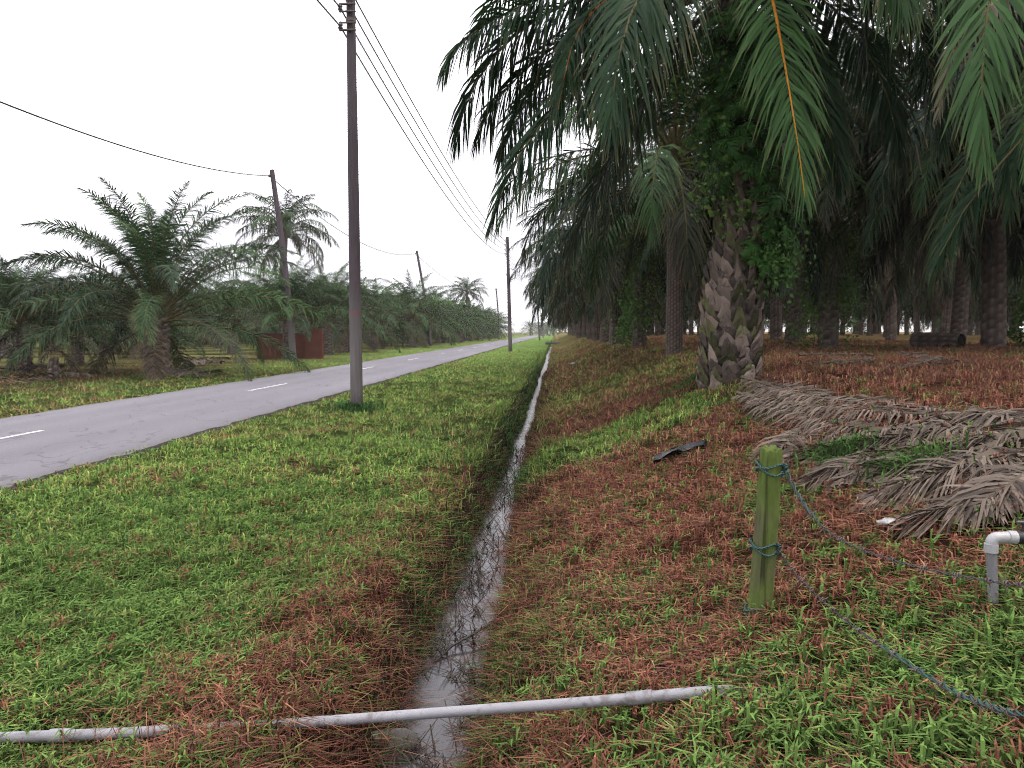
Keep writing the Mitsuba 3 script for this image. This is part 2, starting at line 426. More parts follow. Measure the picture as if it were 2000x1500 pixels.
    rc = np.broadcast_to(np.array(rachis) * (1 - 0.8 * dead) + deadc * 0.85 * 0.8 * dead, (len(tv), 3)) * rng.uniform(0.85, 1.1, (len(tv), 1))
    V, F, C = cat_meshes([(V, F, C), (tv, tf, rc)])
    if floor is not None:
        V[:, 2] = np.maximum(V[:, 2], ground_z(V[:, 0], V[:, 1]) + floor + 0.05 * rng.random(len(V)))
    return V, F, C


def frond_path(base, az, el0, el1, length, rng, n=16, bend=1.5):
    s = np.linspace(0, 1, n)
    el = np.radians(el0 + (el1 - el0) * s ** bend)
    a = az + rng.normal(0, 0.10) + rng.normal(0, 0.22) * s
    d = np.stack([np.cos(a) * np.cos(el), np.sin(a) * np.cos(el), np.sin(el)], -1)
    return np.asarray(base) + np.concatenate([[np.zeros(3)], np.cumsum((d[1:] + d[:-1]) / 2 * length / (n - 1), axis=0)])


def trunk_mesh(line, radii, rng, boots=0.22, around=9, per_m=4.2, sides=36, rows_m=16, ca=(0.060, 0.047, 0.040), cb=(0.17, 0.135, 0.115)):
    """A trunk along the points, wrapped in the diamond pattern of old frond bases. boots: relief as a share of the radius."""
    line = np.asarray(line, float)
    ln = np.linalg.norm(np.diff(line, axis=0), axis=1).sum()
    nrow = max(8, int(ln * rows_m))
    c = spline(line, nrow); r = np.interp(np.linspace(0, 1, nrow), np.linspace(0, 1, len(radii)), radii)
    ang = np.arange(sides) * 2 * np.pi / sides
    h = np.linspace(0, ln, nrow)[:, None]
    u = ang[None] / (2 * np.pi) * around; v = h * per_m
    cell_v = np.floor(v + 0.5 * (np.floor(u) % 2))
    fv = v + 0.5 * (np.floor(u) % 2) - cell_v; fu = u - np.floor(u)
    bump = np.clip(1.25 * fv, 0, 1) * (1 - np.abs(2 * fu - 1) ** 2.5) * np.clip((1 - fv) * 9, 0, 1)
    rnd = meshkit.noise(np.stack([np.floor(u) * 3.1 + 0 * v, cell_v * 5.7, 0 * u * v + float(rng.random()) * 50], -1))
    rr = r[:, None] * (1 - 0.5 * boots + boots * bump * (0.6 + 0.8 * rnd))
    V = c[:, None] + np.stack([rr * np.cos(ang), rr * np.sin(ang), 0 * rr], -1)
    col = np.array(ca) * (1 - bump[..., None]) + np.array(cb) * bump[..., None]
    col = col * (0.6 + 0.8 * rnd[..., None])
    i, j = np.meshgrid(np.arange(nrow - 1), np.arange(sides), indexing='ij')
    f = quads(np.stack([i * sides + j, i * sides + (j + 1) % sides, (i + 1) * sides + (j + 1) % sides, (i + 1) * sides + j], -1).reshape(-1, 4))
    return V.reshape(-1, 3), f, col.reshape(-1, 3)


def palm_parts(rng, height, count, length, el=(78, -25), fall=(35, -80), leaf=0.85, pairs=40, tone=0.45, dead_n=0, r=0.3, stations=2, width=0.06, boots=0.25, lean=0.0, rows_m=10, sides=20, hang=0.12, droop=0.45, around=9, per_m=4.2, twist=1.0):
    """('trunk', mesh), ('frond', mesh)... of one palm standing at the origin."""
    la = rng.uniform(0, 6.28)
    top = np.array([math.cos(la) * lean, math.sin(la) * lean, height])
    out = [('trunk', trunk_mesh([[0, 0, -0.25], top * [0.4, 0.4, 0.5], top], [r * 1.18, r, r * 0.95], rng, boots, around, per_m, rows_m=rows_m, sides=sides))]
    for k in range(count):
        q = (k + 0.5) / count
        az = k * 2.39996 + rng.normal(0, 0.12)
        e0 = el[0] + (el[1] - el[0]) * q ** 1.15 + rng.normal(0, 5)
        e1 = fall[0] + (fall[1] - fall[0]) * min(1, q * 1.25) ** 0.8 + rng.normal(0, 8)
        ln = length * (0.8 + 0.25 * math.sin(min(1, q * 1.6) * 1.57)) * rng.uniform(0.88, 1.08)
        b = top + np.array([math.cos(az), math.sin(az), 0]) * r * 0.6 * q + [0, 0, 0.45 - 0.75 * q]
        dd = 0.0
        if k >= count - dead_n:
            dd = rng.uniform(0.55, 0.95); e0, e1, ln = -25 + rng.normal(0, 8), -86, ln * 0.8
        elif q > 0.75 and rng.random() < 0.3:
            dd = 0.25
        out.append(('frond', frond_mesh(frond_path(b, az, e0, e1, ln, rng), rng, leaf, pairs, width, 0.15, droop, twist, np.clip(tone + rng.normal(0, 0.18) - 0.15 * q, 0, 1),
                                        dd, stations=stations, hang=hang + 0.25 * q, colour=(0.085, 0.062, 0.045))))
    return out


def group_of(name, parts, merge):
    """A shapegroup: trunk and fronds, or trunk and crown where they are too small to tell apart."""
    g = {'type': 'shapegroup'}
    if merge:
        V, F, C = cat_meshes([m for n, m in parts if n == 'frond'])
        parts = [parts[0], ('crown', (V, F, C))]
    seen = {}
    for n, (v, f, c) in parts:
        k = seen.get(n, 0); seen[n] = k + 1
        g[n if k == 0 else f'{n}_{k:03d}'] = mikit.ply((v, f), 'bark_material' if n == 'trunk' else 'leaf_material', color=c)
    scene[name] = g


def plant(name, grp, x, y, label, cat='palm tree', group=None, scale=1.0, rot=None, rng=None, sz=None, z=None):
    key = thing(name, label, cat, group)
    rot = rng.uniform(0, 360) if rot is None else rot
    zz = float(ground_z(x, y)) if z is None else z
    scene[key] = {'type': 'instance', 'shapegroup': {'type': 'ref', 'id': grp}, 'to_world': T().translate([float(x), float(y), zz]).rotate([0, 0, 1], float(rot)).scale([scale, scale, scale * (sz or 1)])}
    return key


rng = np.random.default_rng(41)
for i in range(3):    # mature palms of the right-hand plantation, with separate fronds, and the same seen from afar
    group_of(f'mature_palm_group_{i}', palm_parts(rng, 5.0 + 0.35 * i, 48, 5.4, el=(78, -16), fall=(25, -78), leaf=0.82, hang=0.04, pairs=92, tone=0.16, dead_n=1, r=0.25, width=0.05, lean=0.3, rows_m=14, boots=0.15), False)
    group_of(f'mature_far_group_{i}', palm_parts(rng, 4.9 + 0.4 * i, 48, 5.4, el=(78, -20), fall=(25, -80), leaf=0.88, hang=0.05, pairs=52, tone=0.14, dead_n=2, r=0.26, width=0.08, lean=0.3, boots=0.15), True)
for i in range(3):    # younger palms across the road
    group_of(f'young_palm_group_{i}', palm_parts(rng, 1.9 + 0.3 * i, 56, 5.3, el=(84, 2), fall=(30, -55), leaf=0.66, pairs=120, tone=0.40, dead_n=3, hang=-0.05, droop=0.22, twist=1.2, r=0.39, width=0.038, boots=0.25, rows_m=14), False)
    group_of(f'young_far_group_{i}', palm_parts(rng, 2.2 + 0.5 * i, 46, 5.4, el=(80, -6), fall=(32, -62), leaf=0.72, pairs=60, tone=0.46, hang=-0.03, droop=0.25, twist=1.2, dead_n=2, r=0.40, width=0.062), True)
group_of('ringed_palm_group', palm_parts(rng, 4.9, 38, 5.0, el=(78, -20), fall=(20, -84), leaf=0.95, pairs=64, tone=0.30, dead_n=1, r=0.19, width=0.055, lean=0.1, rows_m=40, boots=0.07, around=16, per_m=10, sides=32), False)
group_of('pruned_palm_group', palm_parts(rng, 2.9, 44, 5.2, el=(80, 12), fall=(30, -46), leaf=0.66, pairs=112, tone=0.44, hang=0.0, droop=0.22, twist=1.2, r=0.40, width=0.043, boots=0.25, rows_m=14), False)
group_of('tall_palm_group', palm_parts(rng, 8.6, 36, 4.4, el=(76, -14), fall=(5, -78), leaf=0.66, pairs=64, tone=0.35, dead_n=3, r=0.24, width=0.06, boots=0.12, lean=0.5), False)

# the near rows on the right
ORD = ['first', 'second', 'third', 'fourth', 'fifth', 'sixth', 'seventh', 'eighth', 'ninth', 'tenth', 'eleventh', 'twelfth']
row = [(3.05, 20.5, 'slim palm with a ringed bare trunk just left of the large palm', 1, 1.0), (3.1, 29.5, 'creeper hung palm, second beyond the large palm by the drain', 0, 0.98),
       (2.9, 38.5, 'palm with drooping fronds over the drain, third beyond the large palm', 2, 1.0), (2.9, 47.5, 'fourth palm beyond the large palm in the row along the drain', 1, 1.02)]
for x, y, lab, g, s in row:
    plant('oil_palm', 'ringed_palm_group' if y < 21 else f'mature_palm_group_{g}', x, y, lab, group='palms in the row along the drain', scale=s, sz=1.0 if y < 21 else 0.84, rng=rng)
for k in range(14):
    plant('oil_palm', f'mature_far_group_{k % 3}', 2.9 + rng.normal(0, 0.25), 56.5 + 9 * k, 'distant palm in the row that lines the far drain', group='far palms of the row along the drain', scale=rng.uniform(0.93, 1.05), sz=0.86, rng=rng)
inner = [(10.3, 16.3, 'palm just outside the right edge whose dark fronds fill the upper right', 0, 1.05), (7.6, 22.5, 'fern clad palm trunk right behind the large palm', 2, 0.97), (9.1, 31.0, 'slender shaded palm between the large palm and the fern clad trunk', 0, 1.0),
         (10.9, 20.3, 'shaded palm with a thick trunk near the right edge', 1, 0.98), (12.3, 20.8, 'dark bushy palm standing right beside the thick trunk', 2, 0.95),
         (14.8, 30.0, 'shaded palm behind the dark log', 0, 1.0), (6.3, 25.5, 'thin palm seen just right of the large trunk', 1, 0.96)]
for x, y, lab, g, s in inner:
    plant('oil_palm', f'mature_palm_group_{g}', x, y, lab, group='palms inside the dark plantation', scale=s, rng=rng)
for c in range(11):
    for r_ in range(12):
        x, y = 10.5 + 7.8 * c, 29 + 9 * r_ + 4.5 * (c % 2)
        if x / y > 0.78 or (c == 0 and r_ == 0) or (c == 1 and r_ == 0):
            continue
        if (c > 1 and r_ > 8 + c // 3) or c > 6 and r_ < 3:
            continue
        plant('oil_palm', f'mature_far_group_{(c + r_) % 3}', x + rng.normal(0, 0.5), y + rng.normal(0, 0.6), 'shaded palm in the %s row right of the large palm, deep in the plantation' % ORD[c + 1], group='far palms of the %s plantation row' % ORD[c + 1], scale=rng.uniform(0.9, 1.05), rng=rng)

for k in range(44):
    x, y = 9 + 2.9 * k + rng.normal(0, 0.6), 126 + rng.normal(0, 5)
    plant('oil_palm', f'young_far_group_{k % 3}', x, y, 'low palm closing the far side of the plantation', group='low palms on the far side of the plantation', scale=rng.uniform(1.1, 1.3), sz=0.9, rng=rng)

# across the road
lead = [(-15.0, 29.0, 'large young palm with a short stout trunk, nearest across the road', 0, 1.13, 75), (-15.6, 45.5, 'young palm standing right behind the leaning pole and red wall', 1, 0.86, 80),
        (-20.6, 29.5, 'palm cut by the left edge of the view across the road', 2, 0.70, 140), (-22.5, 36.0, 'palm in the second row behind the large young palm', 1, 0.66, 200),
        (-15.8, 54.0, 'young palm just right of the red wall', 2, 0.88, 10), (-24.0, 45.0, 'palm behind the gap left of the tall palm', 0, 0.72, 60)]
for x, y, lab, g, s, rot in lead:
    plant('young_palm', 'pruned_palm_group' if -16 < x and y > 40 else f'young_palm_group_{g}', x, y, lab, group='near palms across the road', scale=s, rot=rot)
plant('tall_palm', 'tall_palm_group', -21.3, 60.0, 'tall palm rising above the others behind the leaning pole', rot=30, scale=1.07)
plant('tall_palm', 'tall_palm_group', -17.0, 150.0, 'distant tall palm sticking out of the far row by the road', rot=100, scale=1.05)
for c in range(6):
    for r_ in range(20):
        x, y = -15.8 - 8.0 * c, 36 + 9 * r_ + 4.5 * (c % 2)
        if c == 0 and r_ < 3 or c == 1 and r_ < 2 or x / y < -0.82 or (c > 3 and r_ > 9) or (c > 2 and r_ > 13):
            continue
        plant('young_palm', f'young_far_group_{(c + 2 * r_) % 3}', x + rng.normal(0, 0.5), y + rng.normal(0, 0.6), 'palm in the %s green row back from the far road edge' % ORD[c], group='palms in the %s row across the road' % ORD[c], scale=rng.uniform(0.92, 1.12) * (1 + 0.05 * min(c, 3)) * (0.74 if y < 80 and c > 0 else 0.9 if y < 80 else 1), rng=rng)
for k, (x, y) in enumerate([(-6, 330), (-1, 345), (4, 330), (9, 350), (-11, 345), (-4, 380), (2, 390)]):
    plant('oil_palm', f'young_far_group_{k % 3}', x, y, 'hazy palm closing the far end of the road', group='palms at the end of the road', scale=1.0, rng=rng)

# ------------------------------------------------------------------ the large palm by the drain
rng = np.random.default_rng(77)
BP = 11.5
big = thing('large_oil_palm', 'large old palm with a rough grey trunk beside the drain, fronds arching overhead', 'palm tree')
foot = at(1428, 722, BP); foot[2] = float(ground_z(foot[0], foot[1]))
axis = [foot - [0, 0, 0.2], at(1428, 600, BP), at(1448, 470, BP), at(1452, 300, BP), at(1442, 100, BP), at(1440, -40, BP)]
line = spline(axis, 60)
rad = np.interp(np.linspace(0, 1, 60), [0, 0.08, 0.3, 0.5, 1], [0.44, 0.40, 0.35, 0.30, 0.27])
tv, tf, tc = trunk_mesh(axis, [0.40, 0.36, 0.32, 0.29, 0.27, 0.25], rng, 0.15, around=9, per_m=4.2, sides=48, rows_m=18, ca=(0.04, 0.032, 0.028), cb=(0.08, 0.066, 0.058))
put('trunk', (tv, tf), 'bark_material', big, True, tc)
# old frond bases, one by one
hs = np.concatenate([[0], np.cumsum(np.linalg.norm(np.diff(line, axis=0), axis=1))])
n_boot, z_, row_n = 0, 0.10, 0
while z_ < 3.5:
    cN = np.array([np.interp(z_, hs, line[:, k]) for k in range(3)]); rN = float(np.interp(z_, hs, rad))
    per = 11
    for k in range(per):
        a = (k + 0.5 * (row_n % 2) + rng.normal(0, 0.06)) / per * 2 * np.pi + 0.25 * row_n
        w, h, o = 0.215 * rng.uniform(0.75, 1.15) * rN / 0.38, 0.28 * rng.choice([0.6, 1.0, 1.0, 1.15]) * rng.uniform(0.85, 1.15), rng.uniform(0.02, 0.085)
        prof = [(0.0, 0.30, -0.045, 0.03), (0.33, 1.0, -0.03, 0.04), (0.72, 0.62, o * 0.6 - 0.025, 0.04), (1.0, 0.22, o - 0.02, 0.022)]
        V = []
        for q, wq, out_, th in prof:
            for sx, so in ((-1, 0.2), (-0.35, 1.0), (0.35, 1.0), (1, 0.2), (0.5, -0.5), (-0.5, -0.5)):
                V.append([sx * w * wq / 2, out_ + so * th * (1 if so > 0 else 1.0), (q - 0.35) * h + (0.04 * rng.normal() if q == 1.0 else 0)])
        V = np.array(V) + rng.normal(0, 0.009, (24, 3))
        F = []
        for q in range(3):
            for s_ in range(6):
                F.append([q * 6 + s_, q * 6 + (s_ + 1) % 6, (q + 1) * 6 + (s_ + 1) % 6, (q + 1) * 6 + s_])
        F = np.vstack([quads(F), [[18, 19, 20], [18, 20, 21], [18, 21, 22], [18, 22, 23]]])
        tilt = rng.normal(0.12, 0.16)
        ct, st = math.cos(tilt), math.sin(tilt)
        V = np.stack([V[:, 0] * ct - V[:, 2] * st, V[:, 1] + rN, V[:, 0] * st + V[:, 2] * ct], -1)
        ex, ey = np.array([-math.sin(a), math.cos(a), 0]), np.array([math.cos(a), math.sin(a), 0])
        W = cN + V[:, :1] * ex + V[:, 1:2] * ey + V[:, 2:] * np.array([0, 0, 1.0])
        tone = rng.choice([0.4, 0.75, 1.0, 1.3]) * rng.uniform(0.85, 1.15)
        cc = np.array([0.165, 0.130, 0.110]) * tone * np.where(rng.random() < 0.2, np.array([0.6, 0.75, 0.45]), 1)
        C = np.repeat(cc[None], 24, 0) * np.repeat([0.75, 1.0, 1.1, 1.0], 6)[:, None] * rng.uniform(0.8, 1.2, (24, 1))
        key = f'{big}__trunk__frond_base' + ('' if n_boot == 0 else f'_{n_boot:03d}')
        scene[key] = mikit.ply((W, F), 'bark_material', color=C)
        n_boot += 1
    z_ += 0.128; row_n += 1
crown = at(1440, -30, BP)


def featured(parent, pts, label=None, **kw):
    v, f, c = frond_mesh(spline(pts, 26), rng, **kw)
    key = put('frond', (v, f), 'leaf_material', parent, False, c)
    if label:
        tag(key, label)


kw = dict(leaf=0.82, pairs=135, width=0.046, stations=3, droop=0.42, tone=0.20, hang=0.30, r0=0.045)
featured(big, [crown, at(1300, -110, 11.3), at(1110, -30, 11.0), at(960, 40, 10.7), at(893, 92, 10.5), at(864, 140, 10.4)], **kw)
featured(big, [crown, at(1300, -20, 11.7), at(1130, 60, 11.9), at(1010, 150, 12.0), at(945, 235, 12.0), at(930, 275, 12.0)], **kw)
featured(big, [crown, at(1330, 10, 11.2), at(1190, 100, 10.8), at(1080, 215, 10.4), at(1005, 320, 10.2), at(962, 428, 10.1)], **{**kw, 'tone': 0.15, 'hang': 0.3})
featured(big, [crown, at(1380, 20, 11.9), at(1310, 110, 12.2), at(1225, 250, 12.5), at(1155, 390, 12.6), at(1110, 500, 12.7)], label='greyish drooping frond reaching far down towards the drain', **{**kw, 'tone': 0.3, 'rachis': (0.16, 0.14, 0.13), 'dead': 0.3, 'colour': (0.10, 0.09, 0.10), 'leaf': 0.8})
featured(big, [crown, at(1330, -40, 11.0), at(1200, -10, 10.4), at(1130, 60, 10.0), at(1105, 140, 9.8), at(1090, 215, 9.7)], label='short frond with an orange midrib hanging over the drain', **{**kw, 'rachis': (0.30, 0.11, 0.02), 'leaf': 0.6})
featured(big, [crown, at(1475, -120, 10.8), at(1503, -30, 10.0), at(1530, 110, 9.4), at(1555, 260, 9.1), at(1572, 385, 9.0)], label='hanging frond with a bright orange midrib in front of the trunk',
         **{**kw, 'rachis': (0.55, 0.22, 0.02), 'tone': 0.75, 'leaf': 0.72, 'hang': 0.2, 'r0': 0.04, 'width': 0.04, 'ruffle': 0.6, 'pairs': 110})
featured(big, [crown, at(1560, -90, 11.2), at(1690, -40, 10.8), at(1790, 60, 10.5), at(1830, 180, 10.3), at(1840, 280, 10.3)], **{**kw, 'tone': 0.15})
featured(big, [crown, at(1540, -40, 12.2), at(1640, 30, 12.8), at(1720, 150, 13.2), at(1760, 300, 13.4)], **{**kw, 'tone': 0.1})
featured(big, [crown, at(1500, 0, 11.0), at(1560, 90, 10.6), at(1610, 220, 10.3), at(1640, 360, 10.2)], **{**kw, 'tone': 0.15, 'leaf': 0.7})
for k in range(26):
    q = (k + 0.5) / 26
    az = k * 2.39996 + 0.7
    e0 = 76 - 80 * q + rng.normal(0, 5); e1 = 15 - 95 * min(1, q * 1.3) + rng.normal(0, 8)
    b = crown + np.array([math.cos(az) * 0.2 * q, math.sin(az) * 0.2 * q, 0.55 - 0.75 * q])
    v, f, c = frond_mesh(frond_path(b, az, e0, e1, 5.0 * rng.uniform(0.85, 1.08), rng), rng, 0.85, 120, 0.047, 0.15, 0.45, tone=float(np.clip(0.2 + rng.normal(0, 0.12), 0, 1)), stations=3, hang=0.08 + 0.25 * q)
    put('frond', (v, f), 'leaf_material', big, False, c)

# the palm beyond the right edge whose fronds hang into the view
side = thing('overhanging_palm', 'palm beyond the right edge whose green fronds hang down into the top right corner', 'palm tree')
sx, sy = 8.3, 9.6
sfoot = np.array([sx, sy, float(ground_z(sx, sy))])
v, f, c = trunk_mesh([sfoot - [0, 0, 0.2], sfoot + [0.1, 0, 2.5], sfoot + [0, 0, 5.3]], [0.40, 0.34, 0.30], rng, 0.25, rows_m=14)
put('trunk', (v, f), 'bark_material', side, False, c)
sc_ = sfoot + [0, 0, 5.5]
kw2 = {**kw, 'tone': 0.6, 'leaf': 0.85, 'pairs': 105, 'width': 0.05, 'hang': 0.3, 'ruffle': 0.5, 'droop': 0.3}
featured(side, [sc_, at(2250, -190, 8.8), at(2030, -170, 8.0), at(1942, -40, 7.4), at(1918, 150, 7.1), at(1921, 300, 7.0)], label='large bright green frond hanging straight down in the corner', **kw2)
featured(side, [sc_, at(2230, -120, 9.6), at(2080, -60, 9.3), at(1950, 0, 9.0), at(1870, 80, 8.8), at(1835, 210, 8.7)], label='greyish withering frond tip hanging beside the bright green frond', **{**kw2, 'dead': 0.45, 'tone': 0.5, 'leaf': 0.55})
featured(side, [sc_, at(2260, 60, 9.2), at(2120, 140, 8.9), at(1980, 290, 8.7), at(1890, 400, 8.6), at(1835, 500, 8.5)], **{**kw2, 'tone': 0.1})
featured(side, [sc_, at(2280, -60, 8.0), at(2150, 0, 7.4), at(2060, 130, 7.1), at(2020, 300, 7.0)], **kw2)
featured(side, [sc_, at(2200, -250, 10.2), at(1950, -200, 10.8), at(1780, -110, 11.2), at(1700, 20, 11.4), at(1690, 130, 11.4)], **{**kw2, 'tone': 0.15})
for k in range(20):
    q = (k + 0.5) / 20
    az = k * 2.39996 + 2.0
    if 2.6 < az % 6.283 < 5.2 and q > 0.2:
        continue
    e0 = 76 - 85 * q + rng.normal(0, 5); e1 = 15 - 95 * min(1, q * 1.3)
    v, f, c = frond_mesh(frond_path(sc_ + [0, 0, 0.5 - 0.7 * q], az, e0, e1, 4.8 * rng.uniform(0.85, 1.08), rng), rng, 0.85, 50, 0.05, 0.15, 0.5, tone=0.3, stations=2, hang=0.2 + 0.4 * q)
    put('frond', (v, f), 'leaf_material', side, False, c)

# ------------------------------------------------------------------ ferns and creepers on the trunks
def fern_mesh(rng, n=12, length=0.6, tone=0.6):
    parts = []
    for k in range(n):
        az = k * 2.4 + rng.normal(0, 0.2)
        p = frond_path([0, 0, 0], az, rng.uniform(25, 75), rng.uniform(-85, -30), length * rng.uniform(0.6, 1.1), rng, 9)
        parts.append(frond_mesh(p, rng, 0.16 * length / 0.6, 20, 0.030, 0.08, 0.3, 0.3, tone, stations=2, r0=0.005, rachis=(0.05, 0.07, 0.02)))
    v, f, c = cat_meshes(parts)
    return v, f, c * np.array([0.9, 1.25, 0.8])


ferns = [fern_mesh(rng, 11, 0.7, 0.55), fern_mesh(rng, 13, 0.6, 0.8), fern_mesh(rng, 10, 0.85, 0.4)]
fern_plys = [mikit.ply((v, f), 'leaf_material', color=c) for v, f, c in ferns]


def fern_on(p, out, g, label, group, s=1.0):
    key = thing('fern', label, 'fern', group)
    az = math.degrees(math.atan2(out[1], out[0]))
    scene[key] = {**fern_plys[g % 3], 'to_world': T().translate(p.tolist()).rotate([0, 0, 1], az).rotate([0, 1, 0], 50).rotate([0, 0, 1], float(rng.uniform(0, 360))).scale(s)}


for k in range(34):
    h = rng.uniform(2.7, 5.4) if k < 26 else rng.uniform(1.7, 2.9)
    a = -1.57 + rng.normal(0, 1.1) if k < 26 else rng.uniform(-1.0, 0.6)
    cN = np.array([np.interp(h, hs, line[:, j]) for j in range(3)])
    o = np.array([math.cos(a), math.sin(a), 0])
    fern_on(cN + o * 0.36, o, k, 'green fern sprouting from the upper trunk of the large palm', 'ferns on the large palm', rng.uniform(0.7, 1.15))


def creeper_mesh(rng, n, place, size=0.07, c0=(0.05, 0.11, 0.03), c1=(0.13, 0.22, 0.05)):
    """Heart-like leaves, four triangles each, at the points place(n) gives."""
    P = place(n)
    m = len(P)
    d = norm(rng.normal(0, 1, (m, 3)) * [1, 1, 0.4] + [0, 0, -0.7])
    w = norm(np.cross(d, rng.normal(0, 1, (m, 3))))
    nn = np.cross(d, w)
    L = size * rng.uniform(0.6, 1.5, m)[:, None]
    V = np.stack([P, P + d * L * 0.35 + w * L * 0.42 + nn * L * 0.1, P + d * L * 1.1, P + d * L * 0.35 - w * L * 0.42 + nn * L * 0.1, P + d * L * 0.45], 1)
    F = (np.arange(m)[:, None, None] * 5 + np.array([[0, 1, 4], [1, 2, 4], [2, 3, 4], [3, 0, 4]])).reshape(-1, 3)
    t = rng.random((m, 1))
    C = np.repeat((np.array(c0) * (1 - t) + np.array(c1) * t)[:, None], 5, 1).reshape(-1, 3)
    return V.reshape(-1, 3), F, C


def around_trunk(base, top, r0, r1, clumps=26, sp=0.28):
    base, top = np.asarray(base, float), np.asarray(top, float)

    def place(n):
        t = rng.random(clumps) ** 0.9; a = rng.uniform(0, 6.283, clumps)
        cc = base + (top - base) * t[:, None] + np.stack([np.cos(a), np.sin(a), 0 * a], -1) * rng.uniform(r0, r1, clumps)[:, None]
        k = rng.integers(0, clumps, n)
        return cc[k] + rng.normal(0, sp, (n, 3)) * [1, 1, 1.3]
    return place


v, f, c = creeper_mesh(rng, 800, around_trunk(at(1405, 440, 11.1), at(1385, 130, 11.3), 0.15, 0.45, 26, 0.13), 0.06)
solo('creeper', 'light green leafy creeper hanging on the left side of the large palm trunk', 'creeper', (v, f), 'leaf_material', color=c)
v, f, c = creeper_mesh(rng, 650, around_trunk(at(1520, 560, 11.0), at(1500, 420, 11.2), 0.1, 0.38, 16, 0.13), 0.055, (0.05, 0.12, 0.035), (0.09, 0.18, 0.045))
solo('creeper', 'dark green creeper bushing out on the right side of the large palm trunk', 'creeper', (v, f), 'leaf_material', color=c)
for k, (x, y, lab) in enumerate([(3.1, 29.5, 'thick creeper wrapping the palm trunk left of the bare ringed trunk'), (2.9, 38.5, 'bright creeper covering the third palm trunk along the drain'),
                                 (7.6, 22.5, 'dark creeper round the trunk right behind the large palm'), (12.3, 20.8, 'dark green creeper covering the bushy palm near the right edge')]):
    z0 = float(ground_z(x, y))
    v, f, c = creeper_mesh(rng, 4200, around_trunk([x, y, z0 + 0.2], [x, y, z0 + 4.6], 0.25, 0.75, 46, 0.22), 0.085, (0.045, 0.11, 0.03), (0.12, 0.22, 0.045))
    solo('creeper', lab, 'creeper', (v, f), 'leaf_material', color=c)

# ------------------------------------------------------------------ poles and wires
def pole(name, label, foot, top, r0, r1, curve=0.0, group=None, tape=None):
    key = thing(name, label, 'utility pole', group)
    foot, top = np.asarray(foot, float), np.asarray(top, float)
    mid = (foot + top) / 2 + [curve, 0, 0]
    pts = spline([foot - [0, 0, 0.3], mid, top], 40)
    n = meshkit.fbm(pts * 1.7, 3, 3)
    v, f = tube(pts, np.linspace(r0, r1, 40) * (0.97 + 0.06 * n), 20)
    put('shaft', (v, f), 'pole_material', key, 40)
    return key, pts


RX = -4.26
right_poles = []
for k, (px, py, Y, tx, hgt, lab) in enumerate([(697, 800, 16.9, 685, 9.55, 'tall grey brown utility pole standing nearest in the verge grass'), (997, 681, 68, 991, 9.8, 'second utility pole on the verge side, with a cable coil'),
                                               (1054, 666, 158, 1048, 9.8, 'third utility pole far along the verge'), (1061, 657, 222, 1060, 9.8, 'farthest small utility pole along the verge')]):
    p = at(px, py, Y); p[2] = float(ground_z(p[0], p[1]))
    q = p + [0, 0, hgt]
    q[0] = at(tx, 20 if k == 0 else py - 200, Y)[0]
    key, _ = pole('utility_pole', lab, p, q, 0.138 if k == 0 else 0.17, 0.088 if k == 0 else 0.12, group='poles on the verge')
    right_poles.append((p, q))
    if k < 2:
        for j, dz in enumerate([0.30, 0.68, 1.06, 1.44]):
            c0 = q - [0, 0, dz]
            v1, f1 = box(0.36, 0.05, 0.03, c0 + [-0.04, -0.13, 0.075], 0.008)
            v2, f2 = box(0.36, 0.05, 0.03, c0 + [-0.04, -0.13, -0.075], 0.008)
            v3, f3 = tube([c0 + [-0.19, -0.13, -0.1], c0 + [-0.19, -0.13, 0.1]], 0.012, 8)
            put('bracket', cat_meshes([(v1, f1), (v2, f2), (v3, f3)]), 'rusty_steel_material', key)
            zz = np.linspace(-0.055, 0.055, 9); rr = np.array([0.03, 0.052, 0.055, 0.042, 0.034, 0.042, 0.055, 0.052, 0.03])
            put('insulator', tube(np.array([c0 + [-0.19, -0.13, z] for z in zz]), rr, 14), 'porcelain_material', key, 50)
    if k == 0:
        zt = at(697, 612, Y)[2]
        cx = p + (q - p) * ((zt - p[2]) / hgt)
        kk = put('tape_band', tube(np.array([cx - [0, 0, 0.035], cx + [0, 0, 0.035]]), 0.130, 20, False), 'faded_red_material', key)
        tag(kk, 'faded reddish tape band round the pole')
        for zq in (40,):
            ct = at(688, zq, Y); ct[0] = float(np.interp(ct[2], [p[2], q[2]], [p[0], q[0]]))
            put('steel_band', tube(np.array([ct - [0, 0, 0.03], ct + [0, 0, 0.03]]), 0.105, 18, False), 'rusty_steel_material', key)
    if k == 1:
        a = np.linspace(0, 6.283, 40)
        cc = at(999, 536, Y) + [0, -0.22, 0]
        put('cable_coil', tube(np.stack([cc[0] + 0.40 * np.cos(a), cc[1] + 0 * a, cc[2] + 0.45 * np.sin(a)], -1), 0.025, 6, False), 'cable_black_material', key)

left_poles = []
for k, (px, py, Y, tx, ty, lab) in enumerate([(574, 706, 43.8, 531, 332, 'leaning weathered pole nearest across the road'), (842, 670, 91, 814, 490, 'second leaning pole across the road, above the palm rows'),
                                              (975, 659, 172, 969, 563, 'small distant pole in front of the far palm row across the road')]):
    p = at(px, py, Y); p[2] = float(ground_z(p[0], p[1]))
    q = at(tx, ty, Y)
    key, _ = pole('leaning_pole', lab, p, q, 0.19, 0.125, curve=0.12, group='poles across the road')
    left_poles.append((p, q))
    put('cable_clamp', box(0.10, 0.16, 0.14, q - [0.14, 0, 0.32], 0.02), 'rusty_steel_material', key)


